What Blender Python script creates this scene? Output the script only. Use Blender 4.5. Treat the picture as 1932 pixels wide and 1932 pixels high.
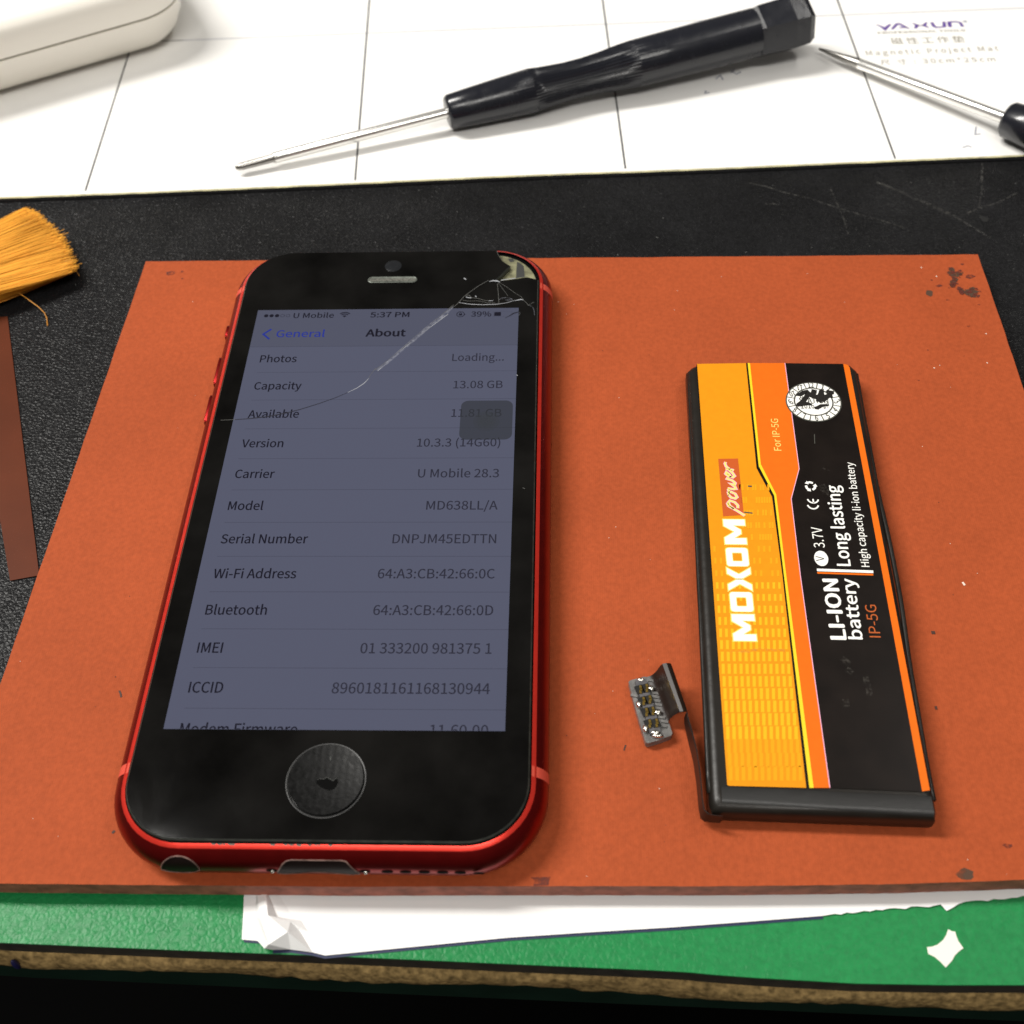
import bpy, bmesh, math, random
from mathutils import Vector, Matrix
from mathutils.geometry import tessellate_polygon
random.seed(7)
for o in list(bpy.data.objects): bpy.data.objects.remove(o, do_unlink=True)
S = bpy.context.scene
COL = S.collection
R = math.radians

# ------------------------------------------------------------------ camera
CAMP = Vector((0.03354763, -0.12312867, 0.16198409))
RX = Vector((0.99901472, 0.0257161, -0.03616998))      # picture right
RD = Vector((-0.00165013, -0.79291866, -0.60932526))   # picture down
RF = Vector((-0.04434932, 0.60878459, -0.79209498))    # view direction
FPX = 2237.8665
cd = bpy.data.cameras.new('camera')
cam = bpy.data.objects.new('camera', cd); COL.objects.link(cam)
m = Matrix.Identity(4)
for r in range(3):
    m[r][0] = RX[r]; m[r][1] = -RD[r]; m[r][2] = -RF[r]; m[r][3] = CAMP[r]
cam.matrix_world = m
cd.sensor_width = 36; cd.sensor_fit = 'HORIZONTAL'; cd.lens = 36*FPX/1932
cd.clip_start = 0.005; cd.clip_end = 20
cd.dof.use_dof = True; cd.dof.focus_distance = 0.200; cd.dof.aperture_fstop = 30
S.camera = cam

# ------------------------------------------------------------------ world, lamps, exposure
wd = bpy.data.worlds.new('World'); S.world = wd; wd.use_nodes = True
bg = wd.node_tree.nodes['Background']
bg.inputs[0].default_value = (1.0, 0.93, 0.84, 1); bg.inputs[1].default_value = 0.10
def area(name, loc, target, sx, sy, energy, color, along=(1, 0, 0)):
    ld = bpy.data.lights.new(name, 'AREA'); ld.shape = 'RECTANGLE'; ld.size = sx; ld.size_y = sy
    ld.energy = energy; ld.color = color
    lo = bpy.data.objects.new(name, ld); COL.objects.link(lo); lo.location = loc
    z_ = (Vector(loc)-Vector(target)).normalized(); x_ = (Vector(along)-z_*z_.dot(Vector(along))).normalized(); y_ = z_.cross(x_)
    lo.rotation_euler = Matrix((x_, y_, z_)).transposed().to_euler()
    return lo
area('tube_lamp', (-0.98, 0.42, 1.45), (0.0, 0.05, 0), 0.95, 0.22, 40, (1.0, 0.97, 0.915))
area('right_tube_lamp', (0.85, 0.35, 1.60), (0.0, 0.05, 0), 1.1, 0.10, 5.5, (1.0, 0.97, 0.915), (0, 1, 0))
area('rear_room_lamp', (0.05, -0.78, 1.40), (0.0, 0.05, 0), 1.2, 0.25, 12, (1.0, 0.97, 0.915))
S.view_settings.view_transform = 'Standard'; S.view_settings.look = 'None'
S.view_settings.exposure = 0; S.view_settings.gamma = 1
S.view_settings.use_curve_mapping = False

# ------------------------------------------------------------------ helpers
ZP = 0.0076          # glass top
T = 0.0036           # orange mat thickness (its top is z=0)
ZB = -T              # black mat top
ZG = -T-0.0009       # green mat top
ZW = ZB+0.0012       # white mat top
ZL = 0.0046          # battery label
def at(u, v, z=0.0):
    """point of the plane at height z seen at (u,v) of the measured 1932 px picture"""
    d = RX*((u-966)/FPX)+RD*((v-966)/FPX)+RF
    return CAMP+d*((z-CAMP.z)/d.z)
def crop(ox, oy, k):
    return lambda x, y, z=0.0: at((ox+x/k)*0.638889, (oy+y/k)*0.638889, z)
MATS = {}
def mat(name, col, rough=0.5, metal=0.0, spec=0.5, emit=None, var=0.0, vscale=300, bump=None, alpha=None, coat=0.0, rvar=0.0, rscale=100, var2=0.0, vscale2=30):
    m = bpy.data.materials.new(name); m.use_nodes = True; MATS[name] = m
    nt = m.node_tree; N = nt.nodes; L = nt.links; b = N['Principled BSDF']
    b.inputs['Base Color'].default_value = (*col, 1); b.inputs['Roughness'].default_value = rough
    b.inputs['Metallic'].default_value = metal; b.inputs['Specular IOR Level'].default_value = spec
    b.inputs['Coat Weight'].default_value = coat
    if emit:
        b.inputs['Emission Color'].default_value = (*emit, 1); b.inputs['Emission Strength'].default_value = 1
    tc = N.new('ShaderNodeTexCoord')
    if var:
        n = N.new('ShaderNodeTexNoise'); n.inputs['Scale'].default_value = vscale; n.inputs['Detail'].default_value = 6
        L.new(tc.outputs['Object'], n.inputs['Vector'])
        mp = N.new('ShaderNodeMapRange'); mp.inputs[1].default_value = 0.3; mp.inputs[2].default_value = 0.7
        mp.inputs[3].default_value = 1-var; mp.inputs[4].default_value = 1+var
        L.new(n.outputs['Fac'], mp.inputs[0])
        mx = N.new('ShaderNodeMix'); mx.data_type = 'RGBA'; mx.blend_type = 'MULTIPLY'; mx.inputs[0].default_value = 1
        mx.inputs[6].default_value = (*col, 1); L.new(mp.outputs[0], mx.inputs[7])
        L.new(mx.outputs[2], b.inputs['Base Color'])
        if var2:
            n = N.new('ShaderNodeTexNoise'); n.inputs['Scale'].default_value = vscale2; n.inputs['Detail'].default_value = 5; n.inputs['Roughness'].default_value = .65
            L.new(tc.outputs['Object'], n.inputs['Vector'])
            mp = N.new('ShaderNodeMapRange'); mp.inputs[1].default_value = 0.25; mp.inputs[2].default_value = 0.75
            mp.inputs[3].default_value = 1-var2; mp.inputs[4].default_value = 1+var2
            L.new(n.outputs['Fac'], mp.inputs[0])
            m2 = N.new('ShaderNodeMix'); m2.data_type = 'RGBA'; m2.blend_type = 'MULTIPLY'; m2.inputs[0].default_value = 1
            L.new(mx.outputs[2], m2.inputs[6]); L.new(mp.outputs[0], m2.inputs[7]); L.new(m2.outputs[2], b.inputs['Base Color'])
    if rvar:
        n = N.new('ShaderNodeTexNoise'); n.inputs['Scale'].default_value = rscale; n.inputs['Detail'].default_value = 4
        n.inputs['Distortion'].default_value = 1.0
        L.new(tc.outputs['Object'], n.inputs['Vector'])
        mp = N.new('ShaderNodeMapRange'); mp.inputs[1].default_value = 0.4; mp.inputs[2].default_value = 0.7
        mp.inputs[3].default_value = rough; mp.inputs[4].default_value = rough+rvar
        L.new(n.outputs['Fac'], mp.inputs[0]); L.new(mp.outputs[0], b.inputs['Roughness'])
    if bump:
        last = None
        for kind, scale, strength, dist in bump:
            if kind == 'noise':
                n = N.new('ShaderNodeTexNoise'); n.inputs['Scale'].default_value = scale; n.inputs['Detail'].default_value = 4; out = n.outputs['Fac']
            elif kind == 'voronoi':
                n = N.new('ShaderNodeTexVoronoi'); n.feature = 'DISTANCE_TO_EDGE'; n.inputs['Scale'].default_value = scale; out = n.outputs['Distance']
            elif kind == 'cell':
                n = N.new('ShaderNodeTexVoronoi'); n.feature = 'SMOOTH_F1'; n.inputs['Scale'].default_value = scale; out = n.outputs['Distance']
            else:
                n = N.new('ShaderNodeTexWave'); n.bands_direction = kind[-1].upper(); n.inputs['Scale'].default_value = scale
                n.inputs['Distortion'].default_value = 1.0; n.inputs['Detail Scale'].default_value = 0.3; out = n.outputs['Fac']
            if kind in ('voronoi', 'cell'):
                w = N.new('ShaderNodeTexNoise'); w.inputs['Scale'].default_value = scale*0.7; w.inputs['Detail'].default_value = 3
                L.new(tc.outputs['Object'], w.inputs['Vector'])
                ad = N.new('ShaderNodeVectorMath'); ad.operation = 'MULTIPLY_ADD'
                ad.inputs[1].default_value = (1.1/scale,)*3
                L.new(w.outputs['Color'], ad.inputs[0]); L.new(tc.outputs['Object'], ad.inputs[2])
                L.new(ad.outputs[0], n.inputs['Vector'])
            else:
                L.new(tc.outputs['Object'], n.inputs['Vector'])
            bp = N.new('ShaderNodeBump'); bp.inputs['Strength'].default_value = strength; bp.inputs['Distance'].default_value = dist
            L.new(out, bp.inputs['Height'])
            if last: L.new(last.outputs[0], bp.inputs['Normal'])
            last = bp
        L.new(last.outputs[0], b.inputs['Normal'])
    if alpha is not None: b.inputs['Alpha'].default_value = alpha
    return m
def speckle_alpha(m, scale, lo, hi, peak):
    """alpha broken up by noise, for flaky or powdery marks"""
    nt = m.node_tree; N = nt.nodes; L = nt.links
    tc = N.new('ShaderNodeTexCoord'); n = N.new('ShaderNodeTexNoise'); n.inputs['Scale'].default_value = scale; n.inputs['Detail'].default_value = 5
    L.new(tc.outputs['Object'], n.inputs['Vector'])
    mp = N.new('ShaderNodeMapRange'); mp.inputs[1].default_value = lo; mp.inputs[2].default_value = hi; mp.inputs[4].default_value = peak
    L.new(n.outputs['Fac'], mp.inputs[0]); L.new(mp.outputs[0], N['Principled BSDF'].inputs['Alpha'])
    return m

def finish(name, bm, mats, parent=None, local=False, smooth=False, origin=None):
    me = bpy.data.meshes.new(name)
    bmesh.ops.recalc_face_normals(bm, faces=bm.faces) if not getattr(bm, 'keep', False) else None
    if parent is not None and not local:
        off = parent.location if parent.parent is None else parent.parent.location
        bmesh.ops.translate(bm, verts=bm.verts, vec=-off)
    elif parent is None and origin is not None:
        bmesh.ops.translate(bm, verts=bm.verts, vec=-Vector(origin))
    bm.to_mesh(me); bm.free()
    for mt in (mats if isinstance(mats, (list, tuple)) else [mats]): me.materials.append(mt)
    if smooth:
        for p in me.polygons: p.use_smooth = True
        if smooth is not True: me.set_sharp_from_angle(angle=R(smooth))
    o = bpy.data.objects.new(name, me); COL.objects.link(o)
    if parent is not None: o.parent = parent
    elif origin is not None: o.location = origin
    return o
def tag(o, label, cat, group=None):
    o['label'] = label; o['category'] = cat
    if group: o['group'] = group
    return o
def thing(name, label, cat, loc, group=None):
    o = bpy.data.objects.new(name, None); COL.objects.link(o); o.location = loc
    o.empty_display_size = 0.01
    return tag(o, label, cat, group)

def face(bm, pts, mi=0):
    """flat polygon facing up, any outline"""
    vs = [bm.verts.new(p) for p in pts]
    a = sum(vs[i].co.x*vs[(i+1) % len(vs)].co.y-vs[(i+1) % len(vs)].co.x*vs[i].co.y for i in range(len(vs)))
    if a < 0: vs.reverse()
    f = bm.faces.new(vs); f.material_index = mi
    return f
def slab(bm, pts, z0, z1, mi=0, mside=None):
    """prism between z0 and z1 over a plan outline"""
    a = sum(pts[i][0]*pts[(i+1) % len(pts)][1]-pts[(i+1) % len(pts)][0]*pts[i][1] for i in range(len(pts)))
    if a < 0: pts = pts[::-1]
    t = [bm.verts.new((p[0], p[1], z1)) for p in pts]; b = [bm.verts.new((p[0], p[1], z0)) for p in pts]
    bm.faces.new(t).material_index = mi; bm.faces.new(b[::-1]).material_index = mi if mside is None else mside
    n = len(pts)
    for i in range(n):
        bm.faces.new((b[i], b[(i+1) % n], t[(i+1) % n], t[i])).material_index = mi if mside is None else mside
def ribbon(bm, pts, w, z=None, mi=0, closed=False):
    """flat mitred stroke of width w (or a list of widths) in the xy plane"""
    P = [Vector((p[0], p[1], p[2] if z is None else z)) for p in pts]
    n = len(P); ws = w if isinstance(w, (list, tuple)) else [w]*n
    Lf, Rt = [], []
    for i in range(n):
        a = P[i-1] if (i or closed) else None; c = P[(i+1) % n] if (i < n-1 or closed) else None
        d1 = (P[i]-a).xy.normalized() if a is not None else None
        d2 = (c-P[i]).xy.normalized() if c is not None else None
        d = d1 if d2 is None else d2 if d1 is None else (d1+d2)
        d = d.normalized() if d.length > 1e-6 else d1
        nn = Vector((-d.y, d.x)); k = 1.0
        if d1 is not None and d2 is not None: k = min(2.2, 1/max(0.3, abs(nn.dot(Vector((-d1.y, d1.x))))))
        o = Vector((nn.x, nn.y, 0))*(ws[i]/2*k)
        Lf.append(bm.verts.new(P[i]+o)); Rt.append(bm.verts.new(P[i]-o))
    for i in range(n if closed else n-1):
        j = (i+1) % n
        f = bm.faces.new((Rt[i], Rt[j], Lf[j], Lf[i])); f.material_index = mi
def disc(bm, c, r, mi=0, n=28, ry=None, jit=0):
    ry = ry or r
    face(bm, [Vector((c[0]+r*(1+random.uniform(-jit, jit))*math.cos(2*math.pi*i/n), c[1]+ry*(1+random.uniform(-jit, jit))*math.sin(2*math.pi*i/n), c[2])) for i in range(n)], mi)
def tube(bm, pts, r, n=8, mi=0, closed=False, caps=True):
    P = [Vector(p) for p in pts]; rs = r if isinstance(r, (list, tuple)) else [r]*len(P)
    rings = []
    for i, p in enumerate(P):
        if closed: d = P[(i+1) % len(P)]-P[i-1]
        else: d = P[min(i+1, len(P)-1)]-P[max(i-1, 0)]
        d.normalize(); u = d.cross(Vector((0.13, 0.21, 0.97)));  u.normalize(); v = d.cross(u)
        rings.append([bm.verts.new(p+(u*math.cos(2*math.pi*k/n)+v*math.sin(2*math.pi*k/n))*rs[i]) for k in range(n)])
    m_ = len(rings)
    for i in range(m_ if closed else m_-1):
        a, b = rings[i], rings[(i+1) % m_]
        for k in range(n): bm.faces.new((a[k], a[(k+1) % n], b[(k+1) % n], b[k])).material_index = mi
    if caps and not closed:
        bm.faces.new(rings[0][::-1]).material_index = mi; bm.faces.new(rings[-1]).material_index = mi
def box(bm, c, sx, sy, sz, mi=0, rot=0):
    mt = Matrix.Translation(c) @ Matrix.Rotation(rot, 4, 'Z') @ Matrix.Diagonal((sx, sy, sz, 1))
    r = bmesh.ops.create_cube(bm, size=1, matrix=mt)
    for f in {f for v in r['verts'] for f in v.link_faces}: f.material_index = mi
def rrect(hx, hy, r, n=10, cx=0, cy=0):
    out = []
    for (sx, sy, a0) in ((1, 1, 0), (-1, 1, 90), (-1, -1, 180), (1, -1, 270)):
        for k in range(n+1):
            a = R(a0+90*k/n)
            out.append((cx+sx*(hx-r)+r*math.cos(a), cy+sy*(hy-r)+r*math.sin(a)))
    return out
def rings(bm, loops, cap0=True, cap1=True, mis=None):
    VV = [[bm.verts.new(p) for p in lp] for lp in loops]; n = len(VV[0])
    for i in range(len(VV)-1):
        for k in range(n):
            f = bm.faces.new((VV[i][k], VV[i][(k+1) % n], VV[i+1][(k+1) % n], VV[i+1][k]))
            if mis: f.material_index = mis[i]
    if cap0: bm.faces.new(VV[0][::-1])
    if cap1: bm.faces.new(VV[-1])
    return VV

try:      # a plain sans shipped inside Blender itself
    FONT = bpy.data.fonts.load(bpy.utils.system_resource('DATAFILES', path='fonts')+'/Noto Sans CJK Regular.woff2')
except Exception:
    FONT = None
CAPH = []
def text_raw(s, shear=0.0, spacing=1.0):
    cu = bpy.data.curves.new('t', 'FONT'); cu.body = s; cu.size = 1
    if FONT: cu.font = FONT
    cu.shear = shear; cu.space_character = spacing; cu.resolution_u = 3
    ob = bpy.data.objects.new('t', cu); COL.objects.link(ob)
    dg = bpy.context.evaluated_depsgraph_get(); dg.update()
    me = bpy.data.meshes.new_from_object(ob.evaluated_get(dg))
    V = [v.co.copy() for v in me.vertices]; F = [tuple(p.vertices) for p in me.polygons]
    bpy.data.objects.remove(ob); bpy.data.curves.remove(cu); bpy.data.meshes.remove(me)
    return V, F
def text_tris(s, **kw):
    """text outline filled flat, scaled so that capitals are 1 high"""
    if not CAPH: CAPH.append(max(v.y for v in text_raw('H')[0]))
    V, F = text_raw(s, **kw)
    return [v/CAPH[0] for v in V], F
def put(bm, s, org, xd, yd, z, mi, clip=None, bold=0.0, **kw):
    """text laid with origin org, unit x vector xd (scaled) and y vector yd, flat at height z; bold thickens the strokes"""
    V, F = text_tris(s, **kw); fs = []
    cp = [(0, 0)] if not bold else [(bold*dx, bold*dy) for dx, dy in ((-1, 0), (1, 0), (0, .7), (0, -.7), (0, 0), (.6, .5), (-.6, -.5))]
    for q_, (ex, ey) in enumerate(cp):
        vs = [bm.verts.new((org[0]+xd[0]*(v.x+ex)+yd[0]*(v.y+ey), org[1]+xd[1]*(v.x+ex)+yd[1]*(v.y+ey), z+q_*2e-6)) for v in V]
        for f in F:
            try:
                q = bm.faces.new([vs[i] for i in f]); q.material_index = mi; fs.append(q)
            except ValueError: pass
    if clip is not None:
        g = list({v for f in fs for v in f.verts})+list({e for f in fs for e in f.edges})+fs
        bmesh.ops.bisect_plane(bm, geom=g, plane_co=(0, clip, z), plane_no=(0, -1, 0), clear_outer=True)
def put_fit(bm, s, P0, P1, cap, z, mi, **kw):
    """text whose baseline runs from P0 to P1 exactly, capital height cap"""
    V, _ = text_tris(s, **{k: v for k, v in kw.items() if k != 'bold'}); x0 = min(v.x for v in V); x1 = max(v.x for v in V)
    d = (Vector(P1)-Vector(P0)).xy; k = d.length/(x1-x0); u = d.normalized(); w = Vector((-u.y, u.x))
    o = Vector(P0).xy-u*x0*k
    put(bm, s, o, u*k, w*cap, z, mi, **kw)

# ------------------------------------------------------------------ materials
M_green = mat('green_vinyl', (0.011, 0.190, 0.052), 0.40, spec=0.26, bump=[('voronoi', 1050, 0.8, 0.00014), ('noise', 2500, 0.4, 0.00006)], var=0.12, vscale=1100, var2=.08, vscale2=40)
M_rubber = mat('black_rubber', (0.028, 0.024, 0.018), 0.75, var=0.4, vscale=500, bump=[('noise', 900, 0.5, 0.0002)])
M_black = mat('black_leatherette', (0.0105, 0.0105, 0.0112), 0.29, spec=0.13, bump=[('voronoi', 1300, 0.9, 0.00020), ('noise', 3500, 0.6, 0.00008)], var=0.35, vscale=1800, var2=.3, vscale2=60)
M_scr = speckle_alpha(mat('pale_scratch', (0.16, 0.155, 0.14), 0.7), 1500, 0.42, 0.75, 0.35)
M_pit = mat('black_pit', (0.003, 0.003, 0.003), 0.8)
M_orange = mat('orange_silicone', (0.350, 0.0685, 0.0215), 0.7, spec=0.12, var=0.09, vscale=1300, var2=.09, vscale2=35, bump=[('wave_x', 900, 0.2, 0.00003), ('wave_y', 900, 0.2, 0.00003), ('noise', 1500, 0.7, 0.00012)])
M_oedge = mat('cut_silicone', (0.30, 0.095, 0.062), 0.8, var=0.35, vscale=500, bump=[('noise', 1500, 0.5, 0.0002)])
M_stain = speckle_alpha(mat('dark_stain', (0.075, 0.038, 0.02), 0.7), 500, 0.25, 0.5, 0.85)
M_mark = speckle_alpha(mat('brown_mark', (0.12, 0.02, 0.01), 0.7), 1200, 0.3, 0.6, 0.8)
M_white = mat('white_laminate', (0.88, 0.87, 0.85), 0.28, var=0.02, vscale=40)
M_cream = mat('yellowed_edge', (0.62, 0.58, 0.33), 0.6, var=0.3, vscale=500)
M_grid = mat('grid_ink_and_gap_shade', (0.05, 0.05, 0.055), 0.5)  # grid lines, and the painted shade along the mat's front edge
M_gridf = mat('pale_grid_ink', (0.33, 0.34, 0.40), 0.5)
M_purple = mat('purple_ink', (0.10, 0.045, 0.27), 0.5)
M_khaki = mat('khaki_ink', (0.19, 0.165, 0.115), 0.5)
M_board = mat('fibre_board', (0.29, 0.195, 0.080), 0.9, spec=.1, var=0.55, vscale=1100, var2=.25, vscale2=160, bump=[('noise', 900, 0.6, 0.0004), ('noise', 300, 0.5, 0.0005)])
M_apron = mat('dark_green_panel', (0.007, 0.020, 0.013), 0.7, spec=.1, var=0.2, vscale=100)
M_floor = mat('floor_paint', (0.0012, 0.0012, 0.0012), 0.9, spec=.05, var=0.2, vscale=5)
M_red = mat('red_anodised', (0.22, 0.008, 0.008), 0.32, metal=0.9, var=0.08, vscale=400)
M_rim = mat('red_polished_rim', (0.80, 0.042, 0.026), 0.30, metal=0.6, var=0.06, vscale=900)
M_band = mat('red_plastic_band', (0.62, 0.075, 0.045), 0.45)
M_glass = mat('black_glass', (0.0036, 0.0034, 0.0032), 0.04, spec=.33, rvar=0.03, rscale=90, var=.9, vscale=75)
M_gedge = mat('glass_edge', (0.03, 0.032, 0.028), 0.3, var=0.4, vscale=900)
M_btn = mat('black_button', (0.0028, 0.0028, 0.0028), 0.30, spec=.13, rvar=0.15, rscale=900, bump=[('wave_x', 300, 0.10, 0.00004), ('noise', 1500, 0.3, 0.00006)])
M_hole = mat('black_cavity', (0.0015, 0.0015, 0.0015), 0.7, spec=.05)
M_steel = mat('silvery_mesh', (0.09, 0.10, 0.085), 0.45, metal=0.4, var=0.4, vscale=1200)
M_under = mat('tarnished_plate', (0.20, 0.195, 0.115), 0.5, metal=0.3, var=0.6, vscale=600, bump=[('noise', 900, 0.5, 0.0002)])
M_under2 = mat('dark_adhesive', (0.035, 0.036, 0.034), 0.5)
M_crack = mat('glass_crack', (0.30, 0.31, 0.33), 0.3)
M_crackw = speckle_alpha(mat('glass_crush', (0.33, 0.34, 0.39), 0.35), 1300, 0.34, 0.80, 0.55)
M_crackd = mat('glass_crack_dim', (0.10, 0.10, 0.095), 0.2)
M_crackk = mat('glass_crack_dark', (0.012, 0.012, 0.02), 0.3)  # darkest of the crack lines
def screen(name, c): return mat(name, (0.004, 0.004, 0.004), 0.05, emit=c, rvar=0.05, rscale=70, spec=.4)
M_sbg = screen('lit_backlight', (0.088, 0.094, 0.143))
M_snav = screen('lit_header', (0.079, 0.084, 0.126))
M_sink = screen('lit_dark_text', (0.005, 0.0045, 0.014))
M_sgrey = screen('lit_grey_text', (0.023, 0.023, 0.040))
M_sblue = screen('lit_blue_text', (0.018, 0.032, 0.26))
M_sline = screen('lit_rule', (0.062, 0.065, 0.100))
M_sbtn = speckle_alpha(screen('lit_overlay', (0.027, 0.030, 0.036)), 1, -1, -0.9, 0.74)
M_sbtn2 = speckle_alpha(screen('lit_overlay_ring', (0.040, 0.044, 0.050)), 1, -1, -0.9, 0.30)
M_cell = mat('black_cell_wrap', (0.012, 0.010, 0.008), 0.36, spec=.3, var=0.2, vscale=300, bump=[('noise', 500, 0.25, 0.0002)])
M_amber = mat('amber_print', (0.68, 0.255, 0.008), 0.42, spec=.12, var=0.03, vscale=800)
M_amberl = mat('light_amber_print', (0.78, 0.405, 0.014), 0.42, spec=.12)
M_amberm = mat('mid_amber_print', (0.73, 0.315, 0.010), 0.42, spec=.12)
M_oprint = mat('orange_print', (0.70, 0.135, 0.008), 0.42, spec=.12, var=0.03, vscale=800)
M_box = mat('burnt_orange_print', (0.50, 0.085, 0.010), 0.42)
M_yellow = mat('yellow_print', (0.78, 0.58, 0.012), 0.42)
M_ltyel = mat('pale_yellow_print', (0.80, 0.66, 0.16), 0.42)
M_kprint = mat('black_print', (0.008, 0.0055, 0.0045), 0.30, spec=.2, var=0.3, vscale=200)
M_wprint = mat('white_print', (0.85, 0.84, 0.80), 0.45)
M_pink = mat('pink_print', (0.80, 0.40, 0.55), 0.45)
M_olive = mat('grey_print', (0.055, 0.055, 0.045), 0.5)
M_ink = mat('marker_ink', (0.010, 0.008, 0.007), 0.4)
M_scuff = speckle_alpha(mat('pale_scuff', (0.22, 0.20, 0.17), 0.6), 2200, 0.42, 0.75, 0.16)
M_flex = mat('brown_black_flex', (0.018, 0.011, 0.0085), 0.36, spec=.22)
M_conn = mat('grey_connector', (0.075, 0.072, 0.078), 0.5, var=0.3, vscale=1500)
M_film = mat('clear_film', (0.15, 0.145, 0.14), 0.22, var=0.25, vscale=700, bump=[('noise', 1200, 0.6, 0.0003)])
M_gold = mat('gold_contact', (0.75, 0.50, 0.12), 0.25, metal=1.0)
M_solder = mat('solder', (0.72, 0.70, 0.64), 0.25, metal=1.0)
M_handle = mat('black_handle_plastic', (0.011, 0.012, 0.017), 0.2, bump=[('noise', 900, 0.05, 0.0001)], rvar=0.1, rscale=300)
M_chrome = mat('chromed_steel', (0.86, 0.85, 0.82), 0.22, metal=0.8)
M_tip = mat('worn_steel', (0.33, 0.32, 0.30), 0.35, metal=1.0)
M_case = mat('cream_plastic', (0.90, 0.86, 0.78), 0.38)
M_seam = mat('cream_seam', (0.36, 0.33, 0.27), 0.5)
M_panel = mat('grey_panel', (0.13, 0.14, 0.165), 0.5, var=0.1, vscale=60)
M_panel2 = mat('slate_panel', (0.035, 0.045, 0.065), 0.4)
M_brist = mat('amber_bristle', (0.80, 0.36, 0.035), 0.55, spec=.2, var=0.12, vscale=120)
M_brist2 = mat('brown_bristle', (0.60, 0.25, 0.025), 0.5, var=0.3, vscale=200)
M_ferrule = mat('brush_ferrule', (0.45, 0.42, 0.36), 0.3, metal=1.0)
M_wood = mat('brush_handle_wood', (0.22, 0.10, 0.04), 0.5, var=0.3, vscale=80)
M_tape = mat('amber_film', (0.115, 0.027, 0.010), 0.42, spec=.12, alpha=0.78, var=0.15, vscale=60)
M_paper = mat('white_paper', (0.80, 0.80, 0.795), 0.8, spec=.1)
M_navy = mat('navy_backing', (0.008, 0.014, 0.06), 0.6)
M_scrap = mat('ivory_paper', (0.78, 0.76, 0.68), 0.7)
M_lintw = mat('white_lint', (0.75, 0.62, 0.52), 0.6)
M_lintd = mat('dark_lint', (0.05, 0.018, 0.010), 0.7)
M_dust_sparkle = mat('grey_dust_and_sparkle', (0.13, 0.13, 0.125), 0.6)
M_brace = mat('bench_frame_paint', (0.006, 0.009, 0.007), 0.7)

# ------------------------------------------------------------------ bench and floor
bm = bmesh.new(); face(bm, [(-3, -3, -0.75), (3, -3, -0.75), (3, 3, -0.75), (-3, 3, -0.75)])
o = finish('floor', bm, M_floor); o['kind'] = 'structure'
# front edge of the green mat, slightly wavy, running a little towards the viewer on the right
EDGE = [at(u, v, ZG) for u, v in ((0, 1777), (330, 1791), (640, 1803), (1022, 1820), (1230, 1829), (1301, 1833), (1340, 1837), (1420, 1843), (1613, 1854), (1780, 1857), (1932, 1857))]
EDGE = [EDGE[0]+Vector((-0.45, 0.022, 0))]+EDGE+[EDGE[-1]+Vector((0.4, -0.012, 0))]
EX = [(p.x, p.y) for p in EDGE]
def edge_y(x):
    for a, b in zip(EX, EX[1:]):
        if a[0] <= x <= b[0]: return a[1]+(b[1]-a[1])*(x-a[0])/(b[0]-a[0])
    return EX[-1][1]
bench = thing('workbench', 'workbench with worn frayed fibreboard front edge under the green mat', 'workbench', (0.02, 0.2, -0.75))
bm = bmesh.new()
xs = [-0.45+0.002*i for i in range(451)]
top, bot = [], []
rr = random.Random(3)
zt = ZG-0.0040
for s, (zz, oo) in enumerate(((zt-0.0001, -0.004), (zt-0.0002, 0.0003), (zt-0.0012, 0.0008), (zt-0.003, 0.0009), (zt-0.0042, 0.0008), (zt-0.0052, 0.0004), (zt-0.0058, -0.0006))):
    top.append([bm.verts.new((x, edge_y(x)-oo+rr.uniform(-1, 1)*0.00022*(0 < s < 6)+0.0003*math.sin(x*140+s), zz+rr.uniform(-1, 1)*0.00022*(s > 0))) for x in xs])
for i in range(len(top)-1):
    for k in range(len(xs)-1): bm.faces.new((top[i][k], top[i][k+1], top[i+1][k+1], top[i+1][k]))
bk = [bm.verts.new((x, 0.65, zz)) for x, zz in ((xs[0], zt-0.0001), (xs[-1], zt-0.0001), (xs[-1], zt-0.0058), (xs[0], zt-0.0058))]
bm.faces.new(top[0][::-1]+[bk[0], bk[1]]); bm.faces.new(top[-1]+[bk[2], bk[3]])
finish('worktop', bm, M_board, bench, smooth=True)
bm = bmesh.new()
fp = [(x, edge_y(x)+0.0015) for x in (-0.45, -0.2, -0.05, 0.02, 0.1, 0.2, 0.45)]
slab(bm, fp+[(0.45, edge_y(0.4)+0.02), (-0.45, edge_y(-0.4)+0.02)], zt-0.019, zt-0.0060)
finish('front_rail', bm, M_apron, bench)
for x in (-0.42, 0.42):
    for y in (0.02, 0.6):
        bm = bmesh.new(); box(bm, (x, y, (zt-0.0062-0.75)/2), 0.04, 0.04, 0.75+zt-0.0062); finish('leg', bm, M_brace, bench)

bm = bmesh.new(); px_ = at(36, 1806, zt-.003).x
bmesh.ops.create_uvsphere(bm, u_segments=12, v_segments=8, radius=1, matrix=Matrix.Translation((px_, edge_y(px_)-.0011, zt-.0026)) @ Matrix.Diagonal((.00045, .0005, .0017, 1)))
finish('ink_mark', bm, mat('blue_ink', (0.012, 0.012, 0.07), .5), bench, smooth=True)
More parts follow.
